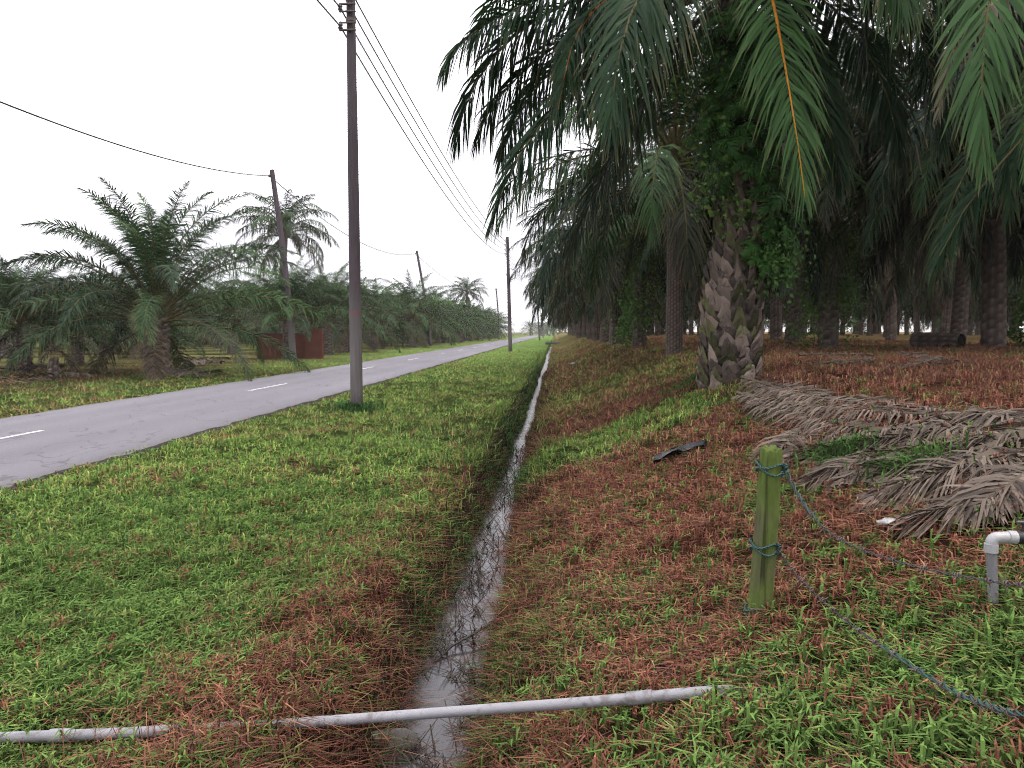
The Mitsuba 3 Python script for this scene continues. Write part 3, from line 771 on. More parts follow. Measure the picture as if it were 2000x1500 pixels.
def sagging(a, b, sag, n=30):
    t = np.linspace(0, 1, n)[:, None]
    p = np.asarray(a) * (1 - t) + np.asarray(b) * t
    p[:, 2] -= (4 * sag * t * (1 - t))[:, 0]
    return p


wire_names = ['topmost of the four thin wires along the verge poles', 'second thin wire from the top along the verge poles', 'third thin wire from the top along the verge poles', 'lowest of the four thin wires along the verge poles']
for j, dz in enumerate([0.30, 0.68, 1.06, 1.44]):
    tops = [q - [0.19, 0.13, dz] for _, q in right_poles]
    before = tops[0] + [0.0, -50, 0.15]
    pts = np.vstack([sagging(before, tops[0], 0.7 + 0.1 * j, 40), sagging(tops[0], tops[1], 0.75 + 0.12 * j, 50)[1:], sagging(tops[1], tops[2], 1.3, 30)[1:], sagging(tops[2], tops[3], 1.0, 16)[1:]])
    solo('overhead_wire', wire_names[j], 'wire', tube(pts, 0.017, 5), 'cable_black_material', smooth=True)
ends = [q - [0.14, 0, 0.32] for _, q in left_poles]
prev = np.array([ends[0][0] + 0.6, -6.0, 10.6])
pts = np.vstack([sagging(prev, ends[0], 2.35, 50), sagging(ends[0], ends[1], 1.5, 40)[1:], sagging(ends[1], ends[2], 2.2, 30)[1:]])
solo('overhead_cable', 'thick black bundled cable sagging between the leaning poles across the road', 'cable', tube(pts, 0.024, 6), 'cable_black_material', smooth=True)

# ------------------------------------------------------------------ red wall, culvert, fence, pipes
wall = thing('red_wall', 'low reddish brown masonry wall half hidden behind the leaning pole', 'wall')
wy_ = 46.6
xa, xb = at(503, 690, wy_)[0], at(631, 690, wy_)[0]
zg = float(ground_z((xa + xb) / 2, wy_))
put('panel', box(xb - xa, 0.2, 1.55, ((xa + xb) / 2, wy_, zg + 0.70)), 'red_material', wall)
put('coping', box(xb - xa + 0.1, 0.3, 0.08, ((xa + xb) / 2, wy_, zg + 1.52), 0.015), 'concrete_material', wall)
put('pier', box(1.1, 0.32, 1.85, (xb - 0.55, wy_ - 0.02, zg + 0.82), 0.02), 'red_material', wall)

cul = thing('culvert', 'small concrete culvert slab crossing the far end of the drain', 'culvert')
put('slab', box(2.6, 2.4, 0.22, (-0.1, 108, 0.12), 0.02), 'concrete_material', cul)
put('headwall', box(0.35, 2.2, 0.9, (-1.15, 108, -0.3)), 'concrete_material', cul)
put('headwall', box(0.35, 2.2, 0.9, (0.95, 108, -0.3)), 'concrete_material', cul)

# fence post, leaning, with a chamfered weathered top
FY = 3.6
pf, pt = at(1478, 1235, FY), at(1507, 880, FY)
fence = thing('fence_post', 'leaning mossy green timber fence post wound with green wire', 'fence post')
n = 30
axis_ = np.linspace(0, 1, n)[:, None] * (pt - pf + [0, 0, 0.15]) + pf - [0, 0, 0.15]
ang = np.arange(28) * 2 * np.pi / 28
sq = 0.045 / np.maximum(np.abs(np.cos(ang)), np.abs(np.sin(ang))) ** 0.72
V = []
for i in range(n):
    r_ = sq * (1.05 - 0.13 * i / n) * (1 + 0.05 * (meshkit.noise(np.stack([np.cos(ang) * 2.2, np.sin(ang) * 2.2, 0 * ang + i * 0.12], -1), 4) - 0.5) * 2 + 0.05 * (meshkit.noise(np.stack([np.cos(ang) * 8, np.sin(ang) * 8, 0 * ang + i * 0.04], -1), 5) - 0.5) * 2)
    ring = np.stack([r_ * np.cos(ang + 0.5), r_ * np.sin(ang + 0.5), 0 * ang], -1) + axis_[i]
    if i == n - 1:
        ring[:, 2] += (meshkit.noise(np.stack([np.cos(ang) * 3, np.sin(ang) * 3, 0 * ang], -1), 8) - 0.5) * 0.04
    V.append(ring)
top_in = (V[-1] - axis_[-1]) * 0.86 + axis_[-1] + [0, 0, 0.008]
V += [top_in, np.repeat(axis_[-1:] + [0, 0, 0.002], 28, 0)]
i, j = np.meshgrid(np.arange(n + 1), np.arange(28), indexing='ij')
F = quads(np.stack([i * 28 + j, i * 28 + (j + 1) % 28, (i + 1) * 28 + (j + 1) % 28, (i + 1) * 28 + j], -1).reshape(-1, 4))
put('timber', (np.vstack(V), F), 'mossy_wood_material', fence, 45)


def twisted(pts, r=0.0024, off=0.0031, turns_m=14, n=None):
    """Two wires twisted round each other along the points."""
    pts = np.asarray(pts, float)
    ln = np.linalg.norm(np.diff(pts, axis=0), axis=1).sum()
    n = n or int(max(30, ln * 90))
    p = spline(pts, n); t = norm(np.gradient(p, axis=0))
    a = norm(np.cross(t, [0.3, 0.2, 1.0])); b = np.cross(t, a)
    ph = np.linspace(0, ln * turns_m * 6.283, n)[:, None]
    out = []
    for k in (0, math.pi):
        out.append(tube(p + off * (np.cos(ph + k) * a + np.sin(ph + k) * b), r, 5))
    return cat_meshes(out), p, t


def barbs(p, t, rng, step=9):
    out = []
    for i in range(5, len(p) - 5, step):
        d = norm(np.cross(t[i], rng.normal(0, 1, 3)))
        out.append(tube([p[i] - d * 0.028, p[i] + d * 0.028], 0.0022, 4))
        a = np.linspace(0, 12.5, 16)[:, None]; u_ = norm(np.cross(t[i], d))
        out.append(tube(p[i] + t[i] * (a / 12.5 - 0.5) * 0.02 + 0.009 * (np.cos(a) * d + np.sin(a) * u_), 0.0022, 4))
    return cat_meshes(out)


def wrap(y_px, n_turn=2.2, col='green_wire_material', spread=0.03):
    c0 = pf + (pt - pf) * ((1235 - y_px) / 355.0)
    a = np.linspace(0, 6.283 * n_turn, int(40 * n_turn))
    r = 0.059 + 0.004 * np.sin(a * 3.1)
    axis_dir = (pt - pf) / np.linalg.norm(pt - pf)
    p = c0 + np.stack([r * np.cos(a), r * np.sin(a), 0 * a], -1) + np.outer(np.linspace(-spread, spread, len(a)) + 0.012 * np.sin(a * 2.3) - 0.012 * np.cos(a), [0, 0, 1])
    m1, _, _ = twisted(p, 0.0028, 0.0034, 30, len(a) * 2)
    kn = []
    for k in range(3):     # the knot on the right side
        q = np.linspace(0, 6.283, 14)
        cc = c0 + [0.060, -0.02, -0.01 + 0.012 * k]
        kn.append(tube(np.stack([cc[0] + 0.012 * np.cos(q), cc[1] + 0.02 * np.sin(q), cc[2] + 0.014 * np.cos(q + k)], -1), 0.0035, 5))
    put('wire_wrap', cat_meshes([m1] + kn), col, fence)
    return c0 + [0.064, -0.02, -0.01]


a1 = wrap(915); a2 = wrap(1068); wrap(1205, 3.0, 'green_wire_material', 0.05)
brng = np.random.default_rng(5)
s1 = [a1, at(1580, 1000, 3.45), at(1650, 1058, 3.3), at(1780, 1104, 3.0), at(1930, 1134, 2.75), at(2010, 1143, 2.62), at(2200, 1150, 2.4)]
s2 = [a2, at(1560, 1128, 3.5), at(1610, 1175, 3.4), at(1665, 1222, 3.1), at(1740, 1275, 2.74), at(1850, 1345, 2.38), at(1930, 1380, 2.16), at(2010, 1400, 2.0), at(2200, 1430, 1.85)]
for pts, lab in ((s1, 'upper barbed wire strand sagging from the mossy post past the white riser'), (s2, 'lower barbed wire strand dropping from the mossy post into the grass')):
    key = thing('barbed_wire', lab, 'wire')
    m, p, t = twisted(pts)
    k = len(m[0]) // 2
    put('strand', m, 'bright_wire_material', key)
    tag(put('barbs', barbs(p, t, brng), 'rusty_steel_material', key), 'short steel barbs along the strand', kind='stuff')
    m2, _, _ = twisted((p[:30] if 'upper' in lab else p[-90:])[::3] + [0, 0, 0.005], 0.0026, 0.006, 10)
    tag(put('coated_tie', m2, 'green_wire_material', key), 'green plastic coated wire twisted round the strand')

# grey pipe over the drain
pipe = thing('water_pipe', 'long grey pipe lying across the drain in the foreground', 'pipe')
pp = [at(-180, 1452, 3.04), at(0, 1441, 3.07), at(230, 1432, 3.12), at(450, 1420, 3.22), at(640, 1408, 3.3), at(900, 1389, 3.3), at(1150, 1371, 3.22), at(1400, 1350, 3.08), at(1500, 1352, 3.10)]
pc = spline(pp, 90)
put('tube', tube(pc, 0.0225, 20), 'pipe_material', pipe, 40)
for q in (0.20, 0.80):
    i = int(q * 89)
    put('coupling', tube(pc[i - 1:i + 2] * [1, 1, 1], 0.0275, 20), 'pipe_material', pipe, 40)

# white riser with an elbow, a valve and an outlet
riser = thing('riser_pipe', 'white plastic riser pipe with an elbow and dark valve at the right edge', 'pipe')
RY = 3.0
rb, re = at(1943, 1200, RY), at(1936, 1068, RY)
rb[2] = min(rb[2], float(ground_z(rb[0], rb[1]))) - 0.06
put('standpipe', tube([rb, re], 0.0185, 18), 'stained_plastic_material', riser, 40)
e2 = at(1972, 1050, RY)
el = spline([re - [0, 0, 0.005], re + [0.002, 0, 0.020], re + [0.016, 0, 0.034], e2 * [1, 1, 0] + [0, 0, re[2] + 0.037]], 18)
put('elbow', cat_meshes([tube(el, 0.0215, 18), tube([re - [0, 0, 0.02], re + [0, 0, 0.012]], 0.0245, 18)]), 'white_plastic_material', riser, 40)
e2 = el[-1]
put('coupling', tube([e2 - [0.006, 0, 0], e2 + [0.022, 0, 0]], 0.025, 18), 'white_plastic_material', riser, 40)
put('valve', cat_meshes([tube([e2 + [0.022, 0, 0], e2 + [0.035, 0, 0], e2 + [0.055, 0, 0], e2 + [0.085, 0, 0], e2 + [0.1, 0, 0]], [0.021, 0.025, 0.027, 0.025, 0.021], 16), tube([e2 + [0.055, 0, 0.02], e2 + [0.055, 0, 0.055]], 0.012, 10)]), 'black_plastic_material', riser, 40)
put('handle', box(0.085, 0.016, 0.010, e2 + [0.065, 0, 0.058], 0.003), 'grey_plastic_material', riser)
put('outlet', tube([e2 + [0.1, 0, 0], e2 + [0.42, 0.02, 0]], 0.0185, 16), 'pipe_material', riser, 40)

# small things
def sheet(pts, width, thick, rng, n=24, wob=0.02):
    p = spline(pts, n); t = norm(np.gradient(p, axis=0)); s = norm(np.cross(t, [0, 0, 1.0]))
    w = width * (0.6 + 0.8 * rng.random(n)) / 2
    up = np.array([0, 0, 1.0])
    hh = wob * rng.random(n)
    rows = [p - s * w[:, None] + up * hh[:, None], p + up * (thick + wob), p + s * w[:, None] + up * hh[::-1, None], p - up * thick]
    V = np.stack(rows, 1).reshape(-1, 3)
    i, j = np.meshgrid(np.arange(n - 1), np.arange(4), indexing='ij')
    F = quads(np.stack([i * 4 + j, i * 4 + (j + 1) % 4, (i + 1) * 4 + (j + 1) % 4, (i + 1) * 4 + j], -1).reshape(-1, 4))
    F = np.vstack([F, [[0, 1, 2], [0, 2, 3]], [[4 * n - 4, 4 * n - 3, 4 * n - 2], [4 * n - 4, 4 * n - 2, 4 * n - 1]]])
    return V, F


def on_ground(x, y, guess, lift=0.0):
    """Where the sight line of a pixel meets the land."""
    d = FWD + RIGHT * (x - 1000) / FOCAL - UP * (y - 750) / FOCAL
    ys = np.geomspace(2.0, 60, 500) if guess is None else np.linspace(guess * 0.5, guess * 1.6, 500)
    p = EYE + d * (ys / d[1])[:, None]
    g = ground_z(p[:, 0], p[:, 1]) + lift
    i = int(np.argmax(p[:, 2] <= g))
    return np.array([p[i, 0], p[i, 1], g[i]])


rng = np.random.default_rng(9)
b0, b1 = on_ground(1278, 905, None, 0.07), on_ground(1378, 872, None, 0.09)
v, f = sheet([b0, (b0 + b1) / 2 + [0.02, 0.03, 0.02], b1], 0.17, 0.02, rng, n=9, wob=0.045)
solo('plastic_strip', 'torn black plastic strip lying on the brown grass', 'litter', (v, f), 'black_plastic_material', smooth=40)
for (x, y, s, lab) in ((1735, 1020, 0.055, 'white foam scrap beside the tip of a dead frond'), (1120, 711, 0.11, 'small white scrap on the bank of the far drain')):
    p = on_ground(x, y, None, 0.07)
    m = trimesh.creation.icosphere(2, 1.0)
    v = np.array(m.vertices) * (0.6 + 0.7 * meshkit.fbm(np.array(m.vertices) * 1.6, 3, 5)[:, None]) * [s, s * 0.7, s * 0.45] + p
    solo('foam_scrap', lab, 'litter', (v, np.array(m.faces)), 'white_plastic_material', smooth=True)
tw = [at(975, 1228, 5.35), at(930, 1258, 5.15), at(885, 1285, 5.0), at(848, 1316, 4.8)]
tw = [np.array([q[0], q[1], -0.43 + 0.10 * (1 - k / 3)]) for k, q in enumerate(tw)]
parts = [tube(spline(tw, 24), np.linspace(0.012, 0.005, 24), 7)]
tp = spline(tw, 24)
for k in range(4, 23, 2):
    d_ = np.array([rng.normal(0, 0.10), rng.normal(0, 0.10), rng.uniform(-0.02, 0.08)])
    parts.append(tube(np.array([tp[k], tp[k] + d_ * 0.6 + [0, 0, 0.012], tp[k] + d_ * 1.2]), [0.004, 0.003, 0.0015], 5))
solo('dead_branch', 'dark dead branch lying across the water of the drain', 'branch', cat_meshes(parts), 'cable_black_material', smooth=40)
# concrete pipe end showing in the left bank
a = np.linspace(0, 6.283, 29)[:-1]
c0 = at(780, 1462, 3.78)
ring = []
for (rr, yy) in ((0.085, 0.0), (0.105, -0.005), (0.11, 0.03), (0.11, 0.5), (0.085, 0.5)):
    ring.append(np.stack([np.cos(a) * rr - yy * 0.9, np.sin(a) * rr * 0 - 0.35 * yy + 0.02 * np.cos(a), np.sin(a) * rr], -1) + c0)
i, j = np.meshgrid(np.arange(5), np.arange(28), indexing='ij')
F = quads(np.stack([i * 28 + j, i * 28 + (j + 1) % 28, ((i + 1) % 5) * 28 + (j + 1) % 28, ((i + 1) % 5) * 28 + j], -1).reshape(-1, 4))
solo('drain_outlet', 'concrete pipe end poking from the left bank under the grey pipe', 'pipe', (np.vstack(ring), F), 'concrete_material', smooth=40)

# ------------------------------------------------------------------ cut fronds lying about
rng = np.random.default_rng(23)


def dead_frond(pix, label, group, leaf=0.38, pairs=110, lift=0.06, tone=1.0, guess=None, colour=(0.094, 0.074, 0.059), width=0.020):
    pts = [on_ground(x, y, guess, lift + 0.05 * rng.random()) for x, y in pix]
    v, f, c = frond_mesh(spline(pts, 20), rng, leaf, pairs, width, 0.05, 0.45, 0.55, 0, 1.0, stations=3, r0=0.02, floor=0.05, colour=np.array(colour) * tone)
    return solo('dead_frond', label, 'dead frond', (v, f), 'dry_material', group, color=c)


G = 'cut fronds heaped along the row'
for pix, lab, kw_ in [
    ([(1450, 738), (1560, 770), (1680, 800), (1760, 812)], 'grey dead frond at the back of the heap, nearest the large palm', {}),
    ([(1440, 770), (1540, 790), (1640, 800), (1740, 806)], 'dead frond with a pale bare stalk end at the left of the heap', dict(tone=1.15)),
    ([(1460, 790), (1560, 812), (1660, 835), (1720, 850)], 'dead frond along the left front edge of the heap', {}),
    ([(1530, 790), (1660, 800), (1800, 812), (1920, 815)], 'dead frond along the back ridge in the middle of the heap', {}),
    ([(2010, 822), (1900, 832), (1760, 850), (1640, 862)], 'long dead frond across the middle of the heap', dict(tone=1.1)),
    ([(2030, 845), (1930, 860), (1800, 880), (1690, 925), (1640, 950)], 'dead frond drooping down the front middle of the heap', {}),
    ([(1620, 815), (1580, 840), (1530, 870), (1500, 880)], 'dead frond fanned towards the mossy post', dict(leaf=0.38)),
    ([(2040, 880), (1940, 905), (1830, 930), (1720, 960)], 'dead frond hanging lowest at the front of the heap', dict(tone=0.95)),
    ([(2060, 930), (1960, 960), (1860, 990), (1770, 1015)], 'dead frond nearest the viewer with its tip by the foam scrap', dict(tone=1.1, leaf=0.34)),
    ([(2040, 905), (1990, 935), (1930, 985), (1900, 1010)], 'short dead frond crossing the nearest one at the right edge', dict(leaf=0.32)),
    ([(1900, 800), (1960, 815), (2030, 820), (2100, 818)], 'curled dead frond at the right end of the back ridge', dict(tone=0.9)),
    ([(1700, 845), (1800, 835), (1920, 850), (2020, 870)], 'dead frond reversed across the middle of the heap', dict(tone=0.85)),
    ([(2020, 850), (1900, 880), (1780, 905), (1700, 900)], 'weathered dead frond under the front of the heap', dict(tone=1.0)),
    ([(1480, 755), (1600, 778), (1730, 790), (1850, 800)], 'thin dead frond on top of the back ridge', dict(tone=1.2)),
    ([(1760, 850), (1660, 872), (1570, 890), (1520, 905)], 'dead frond spread low at the front left of the heap', dict(tone=1.05)),
    ([(1800, 870), (1720, 890), (1640, 915), (1590, 935)], 'dead frond with its tip nearest the mossy post', dict(tone=0.9)),
    ([(1950, 880), (1860, 915), (1780, 945), (1700, 985)], 'steeply drooping dead frond at the middle front of the heap', dict(tone=1.15)),
    ([(1470, 780), (1580, 815), (1700, 870), (1740, 890)], 'dead frond slanting down the left half of the heap', dict(tone=0.95)),
]:
    dead_frond(pix, lab, G, **kw_)
G = 'cut fronds lying behind'
for pix, lab in [([(1560, 693), (1640, 692), (1700, 695)], 'pale dead frond stalk lying on the brown grass behind the heap'), ([(1700, 700), (1640, 706), (1580, 712)], 'grey dead frond beside the pale stalk'),
                 ([(1760, 690), (1830, 700), (1900, 705)], 'dead frond scraps in the brown grass before the dark log'), ([(1830, 700), (1790, 712), (1740, 715)], 'short dead frond in the grass left of the log')]:
    dead_frond(pix, lab, G, leaf=0.35, pairs=36)
G = 'dead fronds across the road'
for pix, lab in [([(-40, 742), (40, 735), (110, 728), (170, 730)], 'dark dead frond on the grass at the left edge'), ([(0, 720), (60, 716), (120, 712)], 'second dark dead frond behind it at the left edge'),
                 ([(345, 704), (390, 700), (445, 698)], 'reddish grey dead frond heap right of the stout palm'), ([(440, 706), (400, 704), (360, 708)], 'dead frond in front of the reddish heap'),
                 ([(330, 722), (380, 728), (430, 722)], 'dark flattened frond on the grass right of the stout palm')]:
    dead_frond(pix, lab, G, leaf=0.8, pairs=40, width=0.07, lift=0.2, colour=(0.075, 0.055, 0.05))
p = on_ground(105, 742, None)
v, f, c = trunk_mesh([p - [0, 0, 0.1], p + [0, 0, 0.35], p + [0.05, 0, 0.75]], [0.22, 0.18, 0.14], rng, 0.3, around=6, rows_m=20, sides=24)
solo('palm_stump', 'small dark stump among the dead fronds at the left', 'stump', (v, f), 'bark_material', color=c)
p, q = on_ground(1785, 680, None), on_ground(1878, 681, None)
r_ = 0.2
v, f, c = trunk_mesh([[0, 0, 0], [0, 0, 0.6], [0, 0, float(np.linalg.norm(q - p))]], [0.23, 0.22, 0.2], rng, 0.15, rows_m=14, sides=28)
d = norm(q - p); s_ = norm(np.cross(d, [0, 0, 1.0])); u_ = np.cross(s_, d)
v = p + [0, 0, 0.17] + v[:, :1] * s_ + v[:, 1:2] * u_ + v[:, 2:] * d
solo('fallen_log', 'dark log lying in the shade under the palms on the right', 'log', (v, f), 'bark_material', color=c * 0.7)

# ------------------------------------------------------------------ grass
rng = np.random.default_rng(101)


def blades(x, y, h, w, lean, az, col, bend=0.5, lift=0.0, segs=2):
    """Curved blades: three triangles each, one where segs is 1."""
    z = ground_z(x, y) - 0.01 + lift
    p = np.stack([x, y, z], -1)
    d = np.stack([np.cos(az), np.sin(az), 0 * az], -1)
    s = np.stack([-np.sin(az), np.cos(az), 0 * az], -1) * w[:, None]
    hh, ll = h * np.cos(lean), h * np.sin(lean)
    up = np.array([0, 0, 1.0])
    tip = p + d * (ll * (1 + bend * 0.6))[:, None] + up * (hh * (1 - bend * 0.55))[:, None]
    if segs == 1:
        V = np.stack([p - s / 2, p + s / 2, tip], 1); tri = [[0, 1, 2]]; k = 3; sh = [0.95, 0.95, 1.1]
    else:
        m = p + d * (ll * 0.42)[:, None] + up * (hh * 0.62)[:, None]
        V = np.stack([p - s * 0.35, p + s * 0.35, m - s / 2, m + s / 2, tip], 1); tri = [[0, 1, 3], [0, 3, 2], [2, 3, 4]]; k = 5; sh = [0.95, 0.95, 1.0, 1.0, 1.1]
    F = (np.arange(len(x))[:, None, None] * k + np.array(tri)).reshape(-1, 3)
    C = (col[:, None] * np.array(sh)[None, :, None]).reshape(-1, 3)
    return V.reshape(-1, 3), F, C


def scatter(x0, x1, y0, y1, n, power=1.0, fan=None):
    """Points thinning out with distance; fan keeps what the view could plausibly see."""
    u = rng.random(n)
    y = (y0 ** (1 - power) + u * (y1 ** (1 - power) - y0 ** (1 - power))) ** (1 / (1 - power)) if power != 1 else y0 * (y1 / y0) ** u
    x = x0 + (x1 - x0) * rng.random(n)
    if fan:
        k = (x > -fan[0] * y - 0.4) & (x < fan[1] * y + 0.4)
        x, y = x[k], y[k]
    return x, y


GREENS = np.array([[0.080, 0.158, 0.040], [0.118, 0.208, 0.052], [0.175, 0.262, 0.066], [0.036, 0.080, 0.032], [0.21, 0.24, 0.08]])
BROWNS = np.array([[0.175, 0.070, 0.048], [0.235, 0.105, 0.070], [0.100, 0.042, 0.034], [0.30, 0.165, 0.095], [0.165, 0.088, 0.072]])
green_parts, brown_parts = [], []


def sow(x, y, hg, wg, hb, wb, segs=2, green_gain=1.0):
    edge = (x > ROAD_L - 0.10) & (x < ROAD_R - 0.03)
    wet = (x - meander(y) > -0.86) & (x - meander(y) < -0.38) & (rng.random(len(x)) > 0.02)
    xm = x - meander(y)
    face = (xm > -1.02) & (xm < -0.80) & (rng.random(len(x)) < 0.80) | (xm > -0.44) & (xm < -0.28) & (rng.random(len(x)) < 0.45)
    k = ~(edge | wet | face); x, y = x[k], y[k]
    clump = 0.55 * nz(x, y, 6.5, 41, 2) + 0.45 * nz(x, y, 2.6, 44, 2); thin = nz(x, y, 1.3, 42, 2)
    k = rng.random(len(x)) < np.clip(6.0 * (clump - 0.40), 0.015, 1); x, y, clump, thin = x[k], y[k], clump[k], thin[k]
    b = rng.random(len(x)) < brownness(x, y)
    m = len(x)
    az = rng.uniform(0, 6.283, m)
    tall = np.clip(2.6 * clump - 0.35, 0.25, 2) * rng.uniform(0.5, 1.35, m)
    bank = sstep(-1.6, -1.1, x) * (1 - sstep(-0.2, 0.4, x))
    tall = tall * (1 + 0.5 * bank)
    tall = tall * (1 - 0.68 * (x < -1.6) * sstep(2.55, 2.75, y) * (1 - sstep(3.15, 3.3, y)) * (nz(x, y, 2.0, 43, 1) > 0.42))
    wide = rng.uniform(0.6, 1.25, m)
    lean = np.radians(np.clip(rng.normal(40, 22, m), 3, 86))
    g = ~b
    gc_ = GREENS[rng.integers(0, 5, m)] * rng.uniform(0.55, 1.35, (m, 1)) * (0.75 + 0.5 * thin[:, None]) * green_gain
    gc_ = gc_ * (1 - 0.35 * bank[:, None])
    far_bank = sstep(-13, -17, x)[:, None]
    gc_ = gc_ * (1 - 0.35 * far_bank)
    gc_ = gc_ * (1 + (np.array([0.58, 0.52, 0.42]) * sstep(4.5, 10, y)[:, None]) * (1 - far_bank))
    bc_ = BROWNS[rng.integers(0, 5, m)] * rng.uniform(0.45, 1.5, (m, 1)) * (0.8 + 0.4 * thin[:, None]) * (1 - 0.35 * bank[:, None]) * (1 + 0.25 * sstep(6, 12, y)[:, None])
    if g.any():
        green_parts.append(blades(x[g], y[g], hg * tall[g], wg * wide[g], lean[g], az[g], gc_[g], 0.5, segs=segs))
    if b.any():
        l2 = np.radians(np.clip(rng.normal(50, 24, m), 5, 95))
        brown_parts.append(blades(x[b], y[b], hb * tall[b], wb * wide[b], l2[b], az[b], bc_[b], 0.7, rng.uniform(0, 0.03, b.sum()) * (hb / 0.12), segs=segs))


FAN = (0.80, 0.72)
sow(*scatter(-4.4, 4.0, 1.9, 6.0, 280000, 1.4, FAN), 0.105, 0.0090, 0.105, 0.0075)
sow(*scatter(-8, 6.5, 6.0, 12.0, 260000, 1.4, FAN), 0.11, 0.012, 0.115, 0.0105)
sow(*scatter(-5.8, 12, 12.0, 26.0, 170000, 1.6, FAN), 0.11, 0.018, 0.15, 0.014, 1)
sow(*scatter(-5.8, 14, 26.0, 75.0, 110000, 1.9), 0.13, 0.034, 0.18, 0.028, 1)
sow(*scatter(-22, -10.4, 11.0, 90.0, 130000, 1.7, (0.80, 0.72)), 0.12, 0.026, 0.14, 0.022, 1)
# leafy sprigs standing out of the near sward: a rosette of blades on each stem
x, y = scatter(-4.2, 3.2, 2.0, 8.5, 14500, 1.3, FAN)
k = ~((x - meander(y) > -1.0) & (x - meander(y) < -0.36)) & ~((x < -1.0) & (y > 2.5) & (y < 3.3) & (rng.random(len(x)) < np.where(x < -1.7, 0.9, 0.6))); x, y = x[k], y[k]
dry = rng.random(len(x)) < brownness(x, y) * 0.85
st = rng.uniform(0.0, 0.07, len(x)); tone_ = rng.uniform(0.6, 1.35, (len(x), 1)); size_ = rng.uniform(0.6, 1.25, len(x))
for q in range(7):
    az = q * 0.9 + rng.uniform(0, 6.283) + rng.normal(0, 0.35, len(x))
    for sel, base, store in ((~dry, [0.112, 0.188, 0.052], green_parts), (dry, [0.21, 0.09, 0.061], brown_parts)):
        m = int(sel.sum())
        store.append(blades(x[sel] + rng.normal(0, 0.008, m), y[sel] + rng.normal(0, 0.008, m), size_[sel] * rng.uniform(0.06, 0.12, m), rng.uniform(0.0065, 0.0125, m) * (0.7 if base[0] > 0.2 else 1),
                            np.radians(rng.uniform(12, 68, m)), az[sel], np.array(base) * tone_[sel] * rng.uniform(0.8, 1.2, (m, 1)), 0.6, st[sel]))
# blades and stems leaning over the water from both banks
n = 11000
y = 2.2 * (40 / 2.2) ** rng.random(n); side = rng.random(n) < 0.5
half = 0.20 / (1 + 0.7 * sstep(5, 13, y))
x = -0.60 + meander(y) + np.where(side, 1, -1) * (half + np.abs(rng.normal(0.03, 0.09, n)))
az = np.where(side, math.pi, 0) + rng.normal(0, 0.9, n)
dry = rng.random(n) < np.clip(brownness(x, y) + 0.1, 0, 1)
hh = rng.uniform(0.08, 0.22, n); ww = 0.0085 * np.maximum(1, y / 7)
for sel, base, store in ((~dry, [0.050, 0.100, 0.030], green_parts), (dry, [0.105, 0.052, 0.037], brown_parts)):
    m = int(sel.sum())
    store.append(blades(x[sel], y[sel], hh[sel], ww[sel] * (1 if base[1] > 0.1 else 0.6), np.radians(rng.uniform(10, 75, m)), az[sel], np.array(base) * rng.uniform(0.5, 1.5, (m, 1)), 0.7))
# long dead stems tangled on the left bank and along the water
x, y = scatter(-2.0, 0.25, 2.1, 7.5, 3500, 1.2, FAN)
k = ~((x - meander(y) > -0.80) & (x - meander(y) < -0.42)); x, y = x[k], y[k]
brown_parts.append(blades(x, y, rng.uniform(0.15, 0.36, len(x)), rng.uniform(0.0025, 0.004, len(x)), np.radians(rng.uniform(15, 80, len(x))), rng.uniform(0, 6.283, len(x)), BROWNS[rng.integers(0, 5, len(x))] * rng.uniform(0.6, 1.3, (len(x), 1)), 0.9))
v, f, c = cat_meshes(green_parts)
tag('grass', 'green carpet grass on the verge and banks', kind='stuff')
scene['grass'] = mikit.ply((v, f), 'grass_material', color=c)
v, f, c = cat_meshes(brown_parts)
tag('dry_grass', 'reddish brown dead grass on the right bank and by the drain', kind='stuff')
scene['dry_grass'] = mikit.ply((v, f), 'grass_material', color=c)
# twigs and stalks standing in and lying on the water
n = 5200
y = 2.2 * (14 / 2.2) ** rng.random(n); x = meander(y) + rng.uniform(-0.85, -0.35, n)
k = nz(x, y, 4.5, 51, 2) > 0.47; x, y = x[k], y[k]; n = len(x)
az = rng.uniform(0, 6.283, n); ln = rng.uniform(0.03, 0.16, n); w = rng.uniform(0.003, 0.008, n) * (1 + y / 10)
d = np.stack([np.cos(az), np.sin(az), rng.uniform(0, 1.0, n)], -1) * ln[:, None]
p = np.stack([x, y, np.full(n, -0.428)], -1)
s = np.stack([-np.sin(az), np.cos(az), 0 * az], -1) * w[:, None]
V = np.stack([p - s / 2, p + s / 2, p + d + s / 3, p + d - s / 3], 1).reshape(-1, 3)
F = (np.arange(n)[:, None, None] * 4 + np.array([[0, 1, 2], [0, 2, 3]])).reshape(-1, 3)
C = np.repeat(np.array([0.03, 0.022, 0.018]) * rng.uniform(0.5, 1.8, (n, 1)), 4, 0)
tag('water_weeds', 'dark dead stalks and twigs in the drain water', kind='stuff')
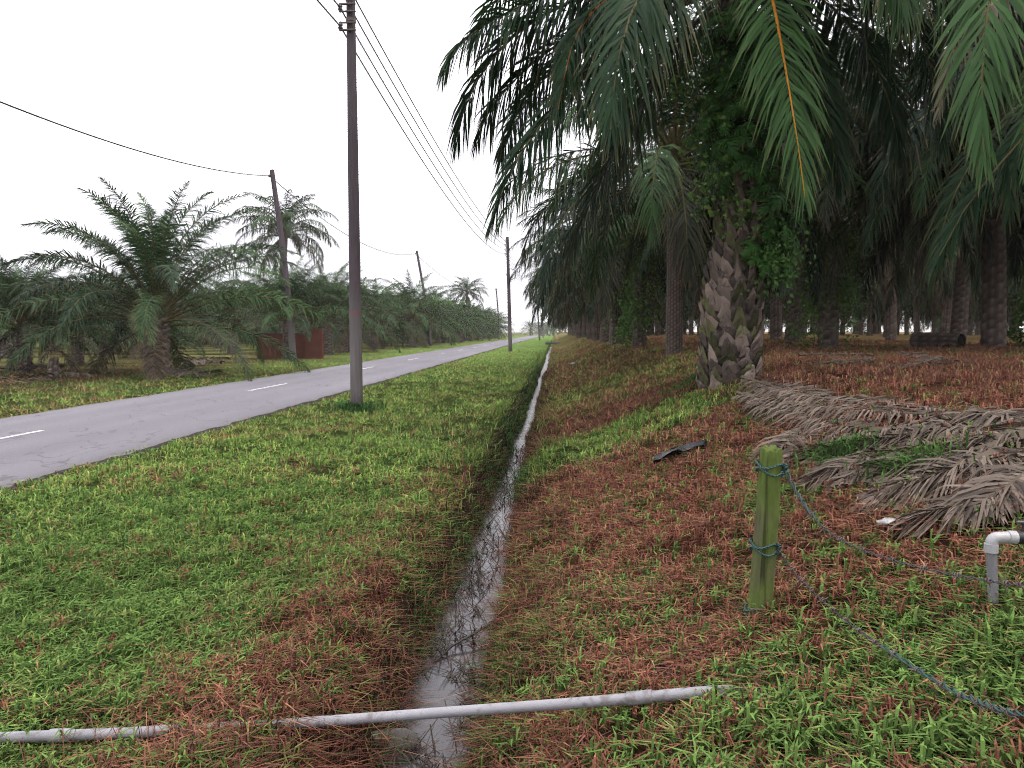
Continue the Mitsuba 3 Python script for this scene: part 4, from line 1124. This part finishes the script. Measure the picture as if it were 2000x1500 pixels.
scene['water_weeds'] = mikit.ply((V, F), 'dry_material', color=C)
# dark weeds round the foot of the near pole
def weeds(label, c, spread, count, hs_, ws_, col):
    key = thing('weed_tuft', label, 'weeds')
    labels[key]['kind'] = 'stuff'
    a = rng.uniform(0, 6.283, count); r_ = np.abs(rng.normal(0, spread, count)) + 0.02
    q = blades(c[0] + r_ * np.cos(a), c[1] + r_ * np.sin(a), rng.uniform(*hs_, count), rng.uniform(*ws_, count), np.radians(rng.uniform(5, 65, count)), rng.uniform(0, 6.283, count), np.array(col) * rng.uniform(0.6, 1.4, (count, 1)))
    scene[key] = mikit.ply((q[0], q[1]), 'grass_material', color=q[2])


weeds('dark green weeds at the foot of the nearest utility pole', right_poles[0][0], 0.28, 900, (0.12, 0.34), (0.012, 0.03), (0.05, 0.11, 0.035))
weeds('green weeds at the foot of the large palm', on_ground(1370, 745, None), 0.35, 900, (0.08, 0.25), (0.01, 0.02), (0.055, 0.12, 0.035))
weeds('green weeds growing through the left front of the dead frond heap', on_ground(1655, 905, None), 0.16, 500, (0.12, 0.30), (0.007, 0.014), (0.055, 0.115, 0.032))
weeds('green weeds growing through the right front of the dead frond heap', on_ground(1800, 930, None), 0.15, 500, (0.12, 0.30), (0.007, 0.014), (0.065, 0.13, 0.035))
weeds('grass tuft round the foot of the mossy fence post', on_ground(1480, 1230, None), 0.09, 260, (0.06, 0.15), (0.006, 0.010), (0.09, 0.17, 0.045))

# ------------------------------------------------------------------ haze
HAZE = 0.0003
if HAZE:
    scene['haze_air'] = {'type': 'homogeneous', 'albedo': {'type': 'rgb', 'value': [0.95, 0.95, 0.95]}, 'sigma_t': HAZE}
    tag('haze', 'thin pale haze over the far palms', kind='stuff')
    scene['haze'] = {'type': 'cube', 'to_world': T().translate([0, 900, 5.5]).scale([1700, 1500, 8.5]), 'bsdf': {'type': 'null'}, 'interior': {'type': 'ref', 'id': 'haze_air'}}
    scene['camera']['medium'] = {'type': 'ref', 'id': 'haze_air'}
